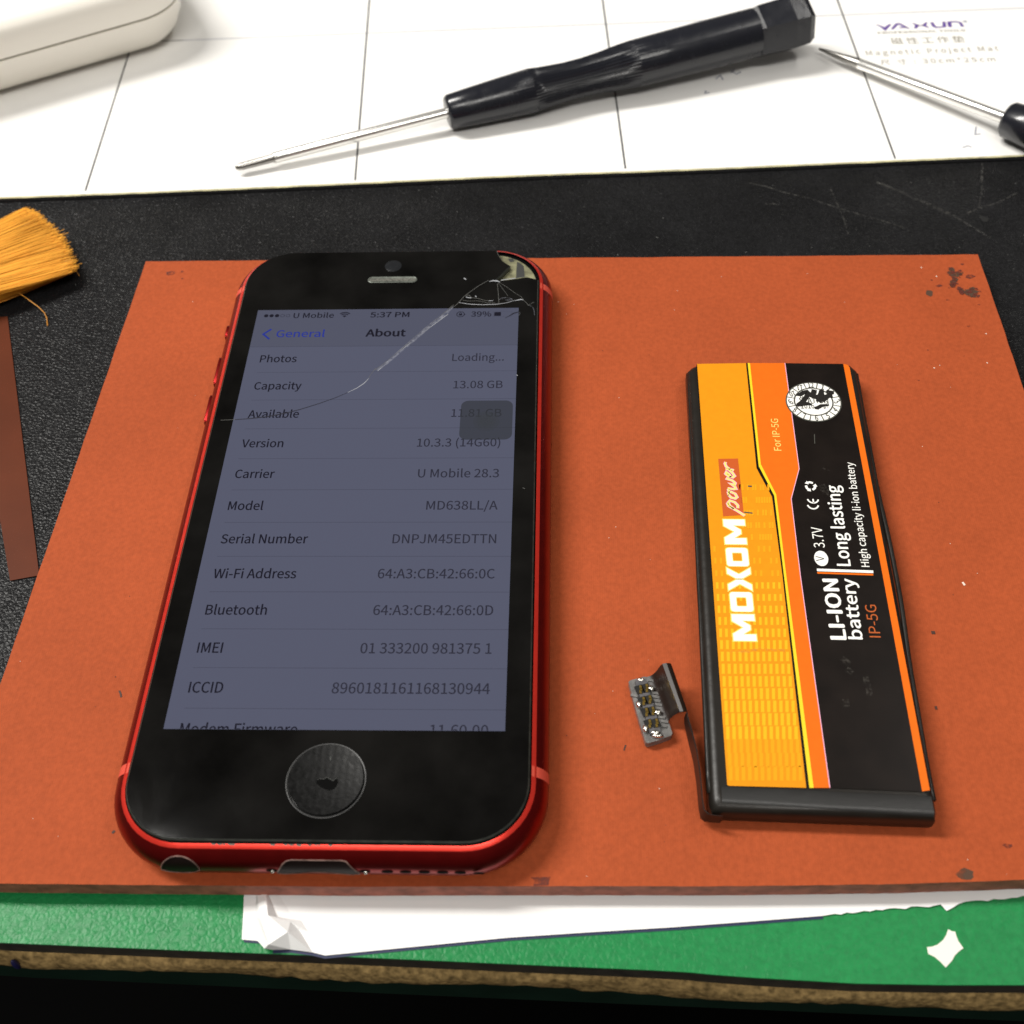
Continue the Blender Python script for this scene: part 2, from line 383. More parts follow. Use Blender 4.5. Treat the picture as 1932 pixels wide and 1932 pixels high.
# ------------------------------------------------------------------ green mat
bm = bmesh.new()
slab(bm, EX+[(0.45, 0.62), (-0.45, 0.62)], ZG-0.0040, ZG-0.0003, 1)
face(bm, [(x, y-0.0001, ZG) for x, y in EX]+[(0.45, 0.62, ZG), (-0.45, 0.62, ZG)], 0)
e2 = [(x, y-0.0001) for x, y in EX]
for a, b in zip(e2, e2[1:]):
    f = bm.faces.new([bm.verts.new(p) for p in ((a[0], a[1], ZG-0.0003), (b[0], b[1], ZG-0.0003), (b[0], b[1], ZG), (a[0], a[1], ZG))]); f.material_index = 0
o = finish('green_mat', bm, [M_green, M_rubber], origin=(0, 0.2, ZG-0.004))
tag(o, 'green leather grained bench mat with dark rubber edge along the bench front', 'mat')
bm = bmesh.new(); c = crop(2600, 2500, 3.686)
pts = [c(x, y, ZG) for x, y in ((735, 903), (775, 925), (812, 930), (820, 965), (845, 1030), (900, 1108), (850, 1145), (805, 1190), (780, 1240), (710, 1318), (650, 1255), (590, 1205), (520, 1170), (505, 1098), (560, 1092), (620, 1070), (680, 1020), (715, 965))]
slab(bm, [(p.x, p.y) for p in pts], ZG+0.00002, ZG+0.00012)
o = finish('paper_scrap', bm, M_scrap, origin=(pts[0].x, pts[0].y, ZG))
tag(o, 'small ivory four pointed star scrap stuck on the green mat', 'paper scrap')

# ------------------------------------------------------------------ torn white paper
bm = bmesh.new(); c = crop(600, 2550, 3.864); d8 = crop(1500, 2400, 1.2677)
q = {}
for k, x, y, z in (('a', 470, 250, .25), ('b', 605, 250, .3), ('c', 640, 250, .5), ('d', 705, 250, .5), ('e', 800, 250, .35), ('f', 455, 600, .25), ('g', 595, 600, .3), ('h', 655, 640, 1.2),
                   ('i', 740, 590, 1.5), ('j', 850, 610, .6), ('k', 440, 868, .3), ('l', 620, 882, .3), ('m', 700, 970, .8), ('n', 745, 925, 1.3), ('o', 805, 830, 1.1), ('p', 790, 985, .5), ('q', 1000, 982, .35),
                   ('E', 930, 250, .3), ('J', 990, 560, .3), ('S', 1120, 650, .3), ('T', 1210, 790, .3), ('V', 1300, 980, .3),
                   ('r', 965, 780, 1.5), ('s', 995, 660, .9), ('t', 1100, 760, .4), ('u', 1390, 1050, .3), ('v', 1250, 1015, .35)):
    q[k] = bm.verts.new(c(x, y, ZG+(z if z < .45 else .45+(z-.45)*1.9)*0.001))
for f in ('abgf', 'fglk', 'bchg', 'ghnm', 'gml', 'cdih', 'hion', 'deji', 'ijsr', 'iro', 'nor', 'nrq', 'nqp', 'mnp', 'rst', 'rtv', 'rvq', 'eEJj', 'jJSs', 'sSTt', 'tTVv', 'vVu'): bm.faces.new([q[k] for k in f])
low = [d8(x, y, ZG+.0003) for x, y in ((0, 468), (300, 448), (600, 430), (900, 408), (1180, 386))]
x = 1180; y = 386
for i in range(34):
    x += 22; y = 386-(x-1180)*0.094
    low.append(d8(x, y+random.uniform(-5, 5)+(20 if 1635 < x < 1672 else 0), ZG+.0003))
low.append(d8(2100, 300, ZG+.0003)); low.append(Vector((low[-1].x, -0.060, ZG+.0003)))
lv = [bm.verts.new(p) for p in low]
bm.faces.new([q[k] for k in 'ejstvu']+lv+[bm.verts.new((q['e'].co.x, -0.060, ZG+.0003))]) if False else None
bm.faces.new([q[k] for k in 'EJSTVu']+lv)
# printed navy underside, showing as a thin line along the lower edges
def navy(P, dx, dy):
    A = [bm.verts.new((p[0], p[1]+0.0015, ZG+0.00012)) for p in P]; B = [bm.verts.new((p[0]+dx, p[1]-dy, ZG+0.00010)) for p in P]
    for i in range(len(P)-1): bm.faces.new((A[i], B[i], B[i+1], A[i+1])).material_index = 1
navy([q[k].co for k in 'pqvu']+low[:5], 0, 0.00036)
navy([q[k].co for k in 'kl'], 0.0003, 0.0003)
o = finish('torn_paper', bm, [M_paper, M_navy], origin=(0.0, -0.065, ZG))
tag(o, 'white sheet with crumpled corner and torn edge, tucked under the orange mat', 'paper')

# ------------------------------------------------------------------ black mat
bm = bmesh.new()
slab(bm, [(-0.40, -0.054), (0.40, -0.054), (0.40, 0.60), (-0.40, 0.60)], ZG+0.00002, ZB)
c = crop(1900, 400, 1.7189); zz = ZB+0.00004
for P, w in (([(530, 240), (620, 258), (720, 290), (840, 318), (1000, 372), (1130, 410), (1230, 438), (1330, 470)], .0004), ([(1180, 235), (1250, 262), (1380, 320), (1480, 362), (1580, 410), (1680, 470), (1760, 520)], .0006),
             ([(1722, 140), (1718, 220), (1716, 300), (1700, 370), (1640, 395)], .00045), ([(1700, 370), (1800, 340), (1900, 290)], .0004), ([(950, 270), (985, 350), (1020, 430), (1040, 500)], .0003), ([(620, 348), (650, 345), (690, 352)], .0006),
             ([(1440, 345), (1500, 375), (1560, 400)], .0010)):
    ribbon(bm, [c(x, y, zz) for x, y in P], w, zz, 1)
face(bm, [c(x, y, zz) for x, y in ((1700, 400), (1725, 410), (1755, 420), (1745, 440), (1720, 436))], 2)
o = finish('black_mat', bm, [M_black, M_scr, M_pit], origin=(0, 0.2, ZG))
tag(o, 'black leather grained mat with pale scratches lying around the orange mat', 'mat')
bm = bmesh.new(); rr = random.Random(11)
for i in range(900):  # dust, plus extra pale specks painting the sparkle of the grain
    p = at(rr.uniform(-30, 1960), 300+rr.random()**0.8*900, ZB+0.00006)
    if -0.0565 < p.x < 0.119 and p.y < 0.068 or p.y > 0.098: continue
    s = rr.choice((.00006, .00008, .0001, .00014)); a = rr.uniform(0, 3.1)
    box(bm, p, s*rr.uniform(1, 3), s, s*0.4, 0, a)
o = finish('dust_and_sparkle_specks', bm, M_dust_sparkle, origin=(0, 0.08, ZB)); o['kind'] = 'stuff'; o['label'] = 'pale dust specks on the black mat, some painted as sparkle'

# ------------------------------------------------------------------ orange silicone mat
bm = bmesh.new()
cs = [at(275, 493), at(1845, 480), None, None]
rr = random.Random(5)
def wob(a, b, n, amp):
    d = (b-a); nn = Vector((-d.y, d.x, 0)).normalized()
    return [a+d*(i/n)+nn*rr.uniform(-amp, amp)*(0 < i < n) for i in range(n)]
BLc = at(-90, 1664); BRc = at(2190, 1652)
front = [at(u, v) for u, v in ((-90, 1664), (0, 1667), (300, 1670), (620, 1673), (1010, 1672), (1400, 1672), (1700, 1668), (1932, 1660), (2190, 1652))]
fr = []
for a, b in zip(front, front[1:]): fr += wob(a, b, 14, 0.00003)
TLc, TRc = cs[0], cs[1]
R1 = at(1932, 735); BR = TRc+(R1-TRc)*((BRc.y-TRc.y)/(R1.y-TRc.y)); L1 = at(0, 1292); BL = TLc+(L1-TLc)*((BLc.y-TLc.y)/(L1.y-TLc.y))
fr = [p for p in fr if BL.x+0.0005 < p.x < BR.x-0.0005]
out = wob(TRc, TLc, 60, 0.00007)+wob(TLc, BL, 40, 0.00006)+[BL]+fr+[BR]+wob(BR, TRc, 40, 0.00006)[1:]
pts = [(p.x, p.y) for p in out]
slab(bm, pts, -T+0.00002, 0.0, 0, 1)
c = crop(2700, 700, 3.864); z1 = 0.00003
rr = random.Random(31); nsp = 0
def blot(P, n, grow, mi):
    global nsp
    xs2 = [p[0] for p in P]; ys2 = [p[1] for p in P]
    tri = [(P[a], P[b], P[c_]) for a, b, c_ in tessellate_polygon([[Vector((*p, 0)) for p in P]])]
    wt = [abs((b[0]-a[0])*(d[1]-a[1])-(d[0]-a[0])*(b[1]-a[1])) for a, b, d in tri]
    for _ in range(n):
        a, b, d = rr.choices(tri, wt)[0]; u, v = rr.random(), rr.random()
        if u+v > 1: u, v = 1-u, 1-v
        x = a[0]+(b[0]-a[0])*u+(d[0]-a[0])*v+rr.gauss(0, grow); y = a[1]+(b[1]-a[1])*u+(d[1]-a[1])*v+rr.gauss(0, grow)
        nsp += 1; p = c(x, y, z1+2e-7*nsp); r_ = rr.choice((.00012, .0002, .0003, .0004))
        ang = rr.uniform(0, 3); k = rr.uniform(.5, 1)
        face(bm, [Vector((p.x+r_*rr.uniform(.7, 1.2)*math.cos(2*math.pi*q_/7), p.y+k*r_*rr.uniform(.7, 1.2)*math.sin(2*math.pi*q_/7), p.z)) for q_ in range(7)], mi)
for P in ([(390, 350), (440, 345), (455, 400), (550, 410), (540, 435), (495, 450), (485, 490), (450, 505), (430, 450), (395, 420)], [(560, 605), (620, 600), (670, 580), (700, 620), (740, 660), (690, 690), (600, 660)], [(500, 575), (560, 612), (560, 640), (530, 615)], [(440, 500), (460, 520), (440, 560), (415, 548)]):
    blot(P, 90, 5, 2); blot(P, 40, 18, 3)
disc(bm, c(175, 640, z1), .00075, 2, 12, .0009, .25)
for x, y, r in ((550, 310, .0004), (200, 490, .0003), (380, 718, .00035), (735, 770, .0003), (620, 1015, .0004), (155, 1288, .0002), (50, 1635, .0002), (640, 450, .0010), (285, 555, .0006), (490, 625, .0002)): disc(bm, c(x, y, z1), r, 3, 10, r*0.6, .3)
c = crop(1500, 2400, 1.2677)
face(bm, [c(x, y, z1) for x, y in ((85, 242), (160, 240), (155, 255), (152, 272), (95, 274), (100, 252))], 3)
disc(bm, c(1713, 230, z1), .0012, 2, 12, .0008, .25); disc(bm, c(1870, 124, z1), .0007, 3, 10, .0003, .3)
c = crop(0, 0, 1.932)
for x, y, r in ((970, 1560, .0009), (1040, 1550, .0004), (1040, 1590, .0003)): disc(bm, c(x, y, z1), r, 3, 10, r*0.7, .3)
o = finish('orange_mat', bm, [M_orange, M_oedge, M_stain, M_mark], origin=(0.03, 0, -T))
tag(o, 'orange silicone heat mat with stained far right corner, lying under phone and battery', 'mat')
bm = bmesh.new(); rr = random.Random(21)
for i in range(150):
    p = at(rr.uniform(0, 1932), rr.uniform(500, 1660), 0.00005)
    if abs(p.x) < 0.032 or 0.05 < p.x < 0.092 and -0.058 < p.y < 0.04 or p.x < -0.054 or p.x > 0.116: continue
    s = rr.choice((.00005, .00007, .00009)); dk = rr.random() < .4
    box(bm, p, s*rr.uniform(1, 2.5), s, s*0.5, 1 if dk else 0, rr.uniform(0, 3.1))
def fib(pts, w, mi):
    ribbon(bm, pts, w, 0.00006, mi)
c = crop(1800, 1900, 3.5125); fib([c(150, 1112), c(155, 1090), c(168, 1055)], .00022, 1)
c = crop(300, 2000, 1.38); fib([c(72, 55), c(78, 68), c(80, 82)], .0003, 1); fib([c(45, 628), c(52, 634)], .0005, 1)
c = crop(2700, 700, 3.864)
for x, y in ((250, 445), (815, 1100), (827, 1432), (75, 345), (222, 1490)): fib([c(x, y), c(x+8, y+10)], .00022, 0)
c = crop(1950, 1700, 2.1467)
fib([c(1728, 352), c(1732, 372)], .0006, 1); fib([c(1915, 42), c(1930, 62)], .00035, 0); fib([c(1745, 828), c(1750, 850)], .00035, 1)
o = finish('lint_specks', bm, [M_lintw, M_lintd], origin=(0.03, 0, 0)); o['kind'] = 'stuff'; o['label'] = 'lint and crumbs on the orange mat'

# ------------------------------------------------------------------ white gridded mat
bm = bmesh.new()
fe = [at(u, v, ZW) for u, v in ((-250, 382), (0, 372), (300, 361), (600, 348), (966, 331), (1300, 319), (1600, 306), (1932, 292), (2300, 276))]
FE = []
for a, b in zip(fe, fe[1:]): FE += wob(a, b, 12, 0.00005)
FE.append(fe[-1])
back = [FE[-1]+Vector((-0.012, 0.25, 0)), FE[0]+Vector((-0.012, 0.25, 0))]
slab(bm, [(p.x, p.y) for p in FE+back], ZB+0.00003, ZW, 0, 1)
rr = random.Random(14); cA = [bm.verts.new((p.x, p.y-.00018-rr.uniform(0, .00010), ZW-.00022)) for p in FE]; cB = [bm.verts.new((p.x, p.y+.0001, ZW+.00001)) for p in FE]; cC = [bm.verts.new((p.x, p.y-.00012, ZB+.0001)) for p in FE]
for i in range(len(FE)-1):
    bm.faces.new((cA[i], cA[i+1], cB[i+1], cB[i])).material_index = 1; bm.faces.new((cC[i], cC[i+1], cA[i+1], cA[i])).material_index = 2  # lower strip coloured dark to paint the shadow line under the edge
zi = ZW+0.00003
def line(p, q, w, mi): ribbon(bm, [p, q], w, zi, mi)
def ext(p, q, k0, k1): return p+(q-p)*k0, p+(q-p)*k1
for (a, b) in (((697, 0), (670, 340)), ((1137, 0), (1180, 318)), ((1580, 0), (1689, 299)), ((240, 110), (161, 360))):
    A, B = at(*a, zi), at(*b, zi); P, Q = ext(A, B, -1.6, 1.0); line(P, Q, .00042, 2)
line(at(345, 76, zi), at(2300, 1, zi), .00030, 3); line(at(345, 76, zi), at(-600, 105, zi), .00034, 2)
A = at(2170, 0, zi); line(A, A+Vector((-0.006, 0.12, 0)), .00042, 2)
h1, h2 = at(345, 76, zi), at(1932, 15, zi); up = Vector((-0.0028, 0.0588, 0)); line(h1+up-(h2-h1)*.5, h2+up, .0004, 3); line(h1+up*2-(h2-h1)*.5, h2+up*2, .0004, 3)
# printed heading: blocky purple capitals, then four lines of small print
c = crop(2550, 0, 4.0759)
def st(P, w, mi): ribbon(bm, [c(x, y, zi) for x, y in P], w, zi, mi)
def st(P, w, mi): ribbon(bm, [c(x, y, zi) for x, y in P], [q_*.62 for q_ in w] if isinstance(w, list) else w*.62, zi, mi)
st([(155, 296), (205, 315), (258, 350), (325, 290)], [.0005, .0008, .0016, .0009], 4)
st([(345, 352), (400, 292), (430, 285), (480, 312), (550, 345)], [.0010, .0013, .0010, .0012, .0006], 4); st([(430, 330), (520, 330)], .0008, 4)
st([(592, 278), (650, 305), (620, 340)], [.0005, .0014, .0012], 4); st([(650, 308), (730, 306)], .0006, 4); st([(762, 270), (725, 305), (785, 335)], [.0009, .0014, .0005], 4)
st([(820, 268), (845, 312), (870, 328), (945, 325), (975, 318), (968, 262)], [.0012, .0014, .0010, .0008, .0014, .0014], 4)
st([(1045, 325), (1030, 270), (1060, 262), (1130, 262), (1165, 275), (1195, 320)], [.0015, .0015, .0010, .0008, .0012, .0013], 4)
disc(bm, c(1222, 258, zi), .0006, 3, 10, .0005)
def pf(s, x0, y0, x1, y1, capx, mi=5, **kw):
    P0, P1 = c(x0, y0, zi), c(x1, y1, zi)
    cap = (c((x0+x1)/2, (y0+y1)/2-capx, zi)-c((x0+x1)/2, (y0+y1)/2, zi)).length
    put_fit(bm, s, P0, P1, cap, zi, mi, **kw)
pf('PROFESSIONAL TOOLS', 178, 408, 1228, 374, 22, 5, bold=.03)
pf('\u78c1 \u6027 \u5de5 \u4f5c \u57ab', 342, 528, 1225, 500, 62)
pf('Magnetic Project Mat', 40, 668, 1632, 608, 54, spacing=1.15)
pf('\u5c3a \u5bf8 : 30cm*25cm', 215, 776, 1592, 736, 50, spacing=1.15)
c = crop(2000, 0, 1.8867)
for P in ([(215, 440), (240, 418), (255, 445)], [(295, 392), (330, 412), (355, 400)], [(300, 405), (318, 385)], [(1665, 705), (1660, 750), (1690, 745)], [(1590, 822), (1620, 812), (1640, 820)], [(160, 505), (155, 520), (180, 515)]):
    ribbon(bm, [c(x, y, zi) for x, y in P], .0004, zi, 3)
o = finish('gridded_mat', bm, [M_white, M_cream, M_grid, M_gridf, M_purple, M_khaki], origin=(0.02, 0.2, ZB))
tag(o, 'white magnetic work mat printed with a thin square grid and purple heading', 'mat')

# ------------------------------------------------------------------ phone
phone = thing('mobile_phone', 'red mobile phone with cracked black glass and lit settings screen', 'phone', (0, 0, 0))
GX, GY, GR = 0.0286, 0.0610, 0.0090
RO, RB, RC = .00085, .0018, .0033      # rim offset, swell of the side wall, its half height
C52, S52 = math.cos(R(52)), math.sin(R(52))
def sw(th):
    if th > 0: th *= 52/90      # a crease, not a tangent, where the wall meets the rim
    return RO+RB*((math.cos(R(th))-C52)/(1-C52) if th > 0 else 1-(1-math.cos(R(th)))*1.25), .00335+RC*(math.sin(R(th))/S52 if th > 0 else math.sin(R(th)))
PROF = [(RO+.0001, .00002)]+[sw(th) for th in (-80, -65, -50, -35, -20, -5, 10, 25, 40, 54, 66, 76, 84)]+[(RO, .0067), (.00022, .0070), (.00022, .0064), (-.0005, .0064)]
def outl(off, z, n=12): return [(x, y, z) for x, y in rrect(GX+off, GY+off, GR+off, n)]
bm = bmesh.new()
rings(bm, [outl(o_, z_) for o_, z_ in PROF], mis=[0]*14+[1, 2, 2])
for f in bm.faces:
    if len(f.verts) > 20 and f.calc_center_median().z > .005: f.material_index = 2
# paint worn off the front rim
finish('housing', bm, [M_red, M_rim, M_hole], phone, smooth=35)
# points on the swelling side wall at angle th, a hair outside it
def bot(x, th, out=0.00006):
    o_, z_ = sw(th); return Vector((x, -(GY+o_+out*math.cos(R(th))), z_+out*math.sin(R(th))))
def lat(sx, y, th, out=0.00004):
    o_, z_ = sw(th); return Vector((sx*(GX+o_+out*math.cos(R(th))), y, z_+out*math.sin(R(th))))
for sx in (-1, 1):
    for yc in (at(460, 547, .005).y, at(1020, 1466, .005).y):
        bm = bmesh.new(); ts = [-60, -45, -30, -15, 0, 15, 30, 45, 60, 75, 88]
        yc = max(-.0512, min(.0512, yc))
        A, B = ([bm.verts.new(lat(sx, yc+e_, t)) for t in ts]+[bm.verts.new((sx*(GX+.00024), yc+e_, .00703))] for e_ in (-.0008, .0008)); ts.append(0)
        for i in range(len(ts)-1): bm.faces.new((A[i], A[i+1], B[i+1], B[i]))
        finish('antenna_band', bm, M_band, phone, smooth=True)
def sidebutton(name, y0, y1):
    bm = bmesh.new(); yc, hl = (y0+y1)/2, abs(y1-y0)/2; lp = []
    for out, sc in ((-.0003, 1.0), (.00010, 1.0), (.00024, .86)):
        ring = []
        for k in range(24):
            a = 2*math.pi*k/24; ca, sa = math.cos(a), math.sin(a)
            yy = yc+sc*(hl-.0009)*(1 if ca > 0 else -1)+sc*.0009*ca
            ring.append((-(GX+RO+RB-.0001+out), yy, .0040+sc*.0010*sa))
        lp.append(ring)
    rings(bm, lp); finish(name, bm, M_red, phone, smooth=40)
ya = [at(u, v, .0037).y for u, v in ((412, 680), (393, 734), (385, 751), (370, 806), (428, 620), (420, 645))]
sidebutton('volume_button', ya[0], ya[1]); sidebutton('volume_button', ya[2], ya[3]); sidebutton('mute_switch', ya[4], ya[5])
# ports along the lower edge
def wall_patch(bm, outline, out, mi=0):
    """polygon drawn in (x, wall angle), cut into strips and bent onto the wall"""
    b2 = bmesh.new(); b2.faces.new([b2.verts.new((x, th*1e-4, 0)) for x, th in outline])
    for th in range(-60, 90, 6): bmesh.ops.bisect_plane(b2, geom=list(b2.verts)+list(b2.edges)+list(b2.faces), plane_co=(0, th*1e-4, 0), plane_no=(0, 1, 0), dist=1e-9)
    mp = {v: bm.verts.new(bot(v.co.x, v.co.y*1e4, out)) for v in b2.verts}
    for f in b2.faces: bm.faces.new([mp[v] for v in f.verts]).material_index = mi
    b2.free()
def port(name, outline, bead):
    bm = bmesh.new(); wall_patch(bm, outline, .00006)
    n = len(outline)
    if bead:
        P = []
        for i in range(n):
            a, b = outline[i], outline[(i+1) % n]
            k = max(1, int(abs(b[1]-a[1])/6)); P += [bot(a[0]+(b[0]-a[0])*q_/k, a[1]+(b[1]-a[1])*q_/k, .00008) for q_ in range(k)]
        tube(bm, P, .00010, 6, 1, True)
    return finish(name, bm, [M_port if bead else M_hole, M_bead], phone, smooth=50)
M_port = mat('dark_port', (0.008, 0.0035, 0.003), 0.5, spec=.2)
M_bead = mat('worn_port_edge', (0.16, 0.10, 0.085), 0.3, var=.6, vscale=900)
xj = at(346, 1632, .003).x
port('headphone_jack', [(xj+.0027*math.cos(a)*(1 if math.sin(a) > -0.2 else .9), 8+58*math.sin(a)*(1 if math.sin(a) > 0 else .35)) for a in [2*math.pi*k/26 for k in range(26)]], True)
xu = at(603, 1628, .003).x
port('charging_port', [(xu-.0057, -10), (xu-.0056, 2), (xu-.0047, 40), (xu-.0041, 53), (xu-.0034, 57), (xu, 57), (xu+.0036, 57), (xu+.0042, 53), (xu+.0056, 4), (xu+.0058, -8), (xu+.0046, -14), (xu+.003, -6), (xu+.0014, 0), (xu, 2), (xu-.0014, 0), (xu-.003, -8), (xu-.0046, -16)], True)
for u in (735, 769, 804, 838, 871, 906):
    xh = at(u, 1637, .002).x
    port('speaker_hole', [(xh+.00082*math.cos(2*math.pi*k/14), 7+8.5*math.sin(2*math.pi*k/14)) for k in range(14)], False)
for u in (519, 693):
    xh = at(u, 1637, .002).x; bm = bmesh.new()
    P = [bot(xh+.0008*math.cos(2*math.pi*k/14), 7+8.5*math.sin(2*math.pi*k/14)) for k in range(14)]
    bm.faces.new([bm.verts.new(p) for p in P]).material_index = 0
    bmesh.ops.create_uvsphere(bm, u_segments=8, v_segments=6, radius=.00032, matrix=Matrix.Translation(bot(xh+.0001, 4, .00002)))
    for f in bm.faces:
        if len(f.verts) < 10: f.material_index = 1
    finish('screw', bm, [M_hole, M_solder], phone, smooth=60)
# worn patches on the rim
bm = bmesh.new(); rr = random.Random(4); c = crop(450, 2450, 2.972)
for x in [540, 560, 590, 640, 680, 720]+[1050, 1170, 1210, 1280, 1380, 1440, 1470, 1560]:
    p = c(x, 0, .0069); L_ = rr.uniform(.0003, .0009); o0 = rr.uniform(.00022, .00032)
    k = .00025/.00065*.0003
    P = [(p.x, -(GY+.00022), .00701), (p.x+L_, -(GY+.00022), .00701), (p.x+L_*.8, -(GY+.0004+rr.uniform(0, .0001)), .00694), (p.x+L_*.3, -(GY+.00036+rr.uniform(0, .0001)), .00696)]
    bm.faces.new([bm.verts.new(v) for v in P])
finish('worn_paint', bm, M_steel, phone)
# glass with the far right corner broken away
c5 = crop(1250, 700, 4.2933)
full = rrect(GX, GY, GR, 14)
brk = [(935, 175), (960, 225), (1000, 290), (1050, 325), (1105, 357), (1092, 385), (1050, 425), (990, 490), (930, 535), (985, 545), (1170, 522), (1320, 500), (1400, 535)]
BK = [c5(x, y, ZP) for x, y in brk]
# keep the outline points outside the missing corner, then insert the break
x_top, y_rt = BK[0].x, BK[-1].y
outline = []
for (x, y) in full:
    if x > x_top and y > y_rt: continue
    outline.append((x, y))
iy = next(i for i, (x, y) in enumerate(outline) if x < x_top and y > 0.055)   # first point after the corner, going round anticlockwise
ins = [(GX, BK[-1].y)]+[(min(p.x, GX-.0001), p.y) for p in BK[::-1][1:-1]]+[(BK[0].x, GY)]
glo = outline[:iy]+ins+outline[iy:]
def inset(P, d):
    cx_ = sum(p[0] for p in P)/len(P); out_ = []
    for i, p in enumerate(P):
        a, b = Vector(P[i-1]), Vector(P[(i+1) % len(P)]); t_ = (b-a); n_ = Vector((-t_.y, t_.x)).normalized() if t_.length > 1e-9 else Vector((0, 0))
        out_.append((p[0]+n_.x*d, p[1]+n_.y*d))
    return out_
bm = bmesh.new(); g1 = inset(glo, .00022)
rings(bm, [[(x, y, ZP-.0011) for x, y in glo], [(x, y, ZP-.00022) for x, y in glo], [(x, y, ZP) for x, y in g1]], mis=[1, 1])
glass = finish('front_glass', bm, [M_glass, M_gedge], phone)
bm = bmesh.new()   # plate and glue left bare by the missing corner
cor = [p for p in full if p[0] > x_top-.004 and p[1] > y_rt-.003]
slab(bm, [(GX-.0003, y_rt-.004)]+[(p[0]-.0004*(p[0] > .02), p[1]-.0004) for p in cor]+[(x_top-.004, GY-.0004), (x_top-.004, y_rt-.004)], .00635, .0066, 0)
face(bm, [c5(x, y, .00663) for x, y in ((1190, 310), (1225, 330), (1275, 370), (1285, 500), (1175, 520), (1180, 420))], 1)
face(bm, [c5(x, y, .00663) for x, y in ((1075, 275), (1140, 270), (1150, 310), (1100, 318))], 1)
finish('bare_corner_plate', bm, [M_under, M_under2], phone)
# cracks, with some pale strips painted as glints along them
zc = ZP+.00012
def cr(f, P, w, mi):
    bm = bmesh.new(); ribbon(bm, [f(x, y, zc) for x, y in P], w, zc)
    finish('crack_or_glint', bm, (M_crack, M_crackw, M_crackd, M_crackk)[mi], glass)
c4 = crop(600, 700, 1.7564)
cr(c5, [(830, 545), (700, 620), (600, 690), (520, 750), (450, 830), (395, 880)], .00010, 2)
cr(c4, [(1300, 358), (1265, 392), (1200, 440), (1130, 500), (1060, 560), (1000, 610), (950, 655), (900, 690)], [.0002, .0006, .0008, .0008, .0007, .0007, .0006, .0002], 1)
cr(c4, [(1300, 350), (1240, 402), (1130, 492), (1020, 588), (930, 662), (890, 690)], .00009, 2)
cr(c4, [(1270, 400), (1180, 466), (1120, 512)], .00012, 0); cr(c4, [(1080, 546), (1030, 584)], .00014, 0); cr(c4, [(960, 650), (905, 694)], .0001, 0)
cr(c4, [(895, 680), (870, 712), (858, 730)], .00007, 2)
cr(c4, [(860, 732), (835, 758), (800, 782), (750, 806)], [.00006, .00014, .00013, .00006], 0)
cr(c4, [(750, 806), (690, 832), (600, 864), (500, 895), (430, 913), (330, 932), (240, 942), (165, 947)], [.0001, .00014, .00016, .00018, .00022, .00024, .0002, .00016], 3)
cr(c4, [(165, 947), (90, 950)], .00008, 2)
cr(c5, [(960, 570), (1080, 650), (1170, 715), (1240, 755), (1270, 795)], .00007, 2); cr(c5, [(950, 580), (1010, 660), (1075, 750)], .00006, 2); cr(c5, [(940, 590), (950, 700), (960, 860)], .00008, 2)
cr(c5, [(450, 830), (600, 852), (750, 858), (930, 852), (1060, 832), (1160, 802)], [.0001, .00014, .00015, .00014, .0001, .0001], 0)
cr(c5, [(520, 745), (580, 735), (610, 768), (700, 780), (790, 806), (890, 800)], .00010, 2); cr(c5, [(500, 800), (560, 812), (690, 808), (800, 830), (910, 835)], .00008, 2)  # pale strips painted as glints along the crack
cr(c5, [(540, 760), (570, 768), (610, 772)], .0002, 0); cr(c5, [(830, 808), (890, 802)], .0002, 0); cr(c5, [(660, 745), (672, 760)], .0002, 0)
cr(c5, [(960, 795), (990, 775), (1050, 768), (1110, 780), (1130, 790), (1080, 800), (1000, 792)], .00016, 1)  # another glint painted as a pale strip
cr(c5, [(1160, 806), (1200, 798), (1240, 790), (1270, 798)], [.0001, .00022, .00026, .0001], 0)
cr(c5, [(1270, 800), (1310, 835), (1330, 865), (1360, 848), (1405, 825)], .00008, 2); cr(c5, [(1330, 865), (1385, 880), (1405, 930), (1410, 990)], .00014, 1)
cr(c5, [(835, 565), (880, 552), (930, 556), (975, 570)], [.0001, .0003, .0004, .0001], 0); cr(c5, [(985, 548), (1080, 532), (1170, 522)], .00022, 0); cr(c5, [(1170, 522), (1250, 508), (1320, 500)], .00010, 2)
cr(c5, [(1035, 1028), (1090, 1000), (1150, 965), (1215, 948)], [.00008, .0002, .0003, .0002], 3); cr(c5, [(1215, 955), (1235, 960), (1210, 995)], .00012, 1)
cr(c5, [(515, 520), (542, 538)], .00028, 0)
c7 = crop(1000, 850, 2.5757); cr(c7, [(1352, 660), (1362, 668)], .00012, 0); cr(c7, [(1400, 1520), (1418, 1528)], .0001, 2)
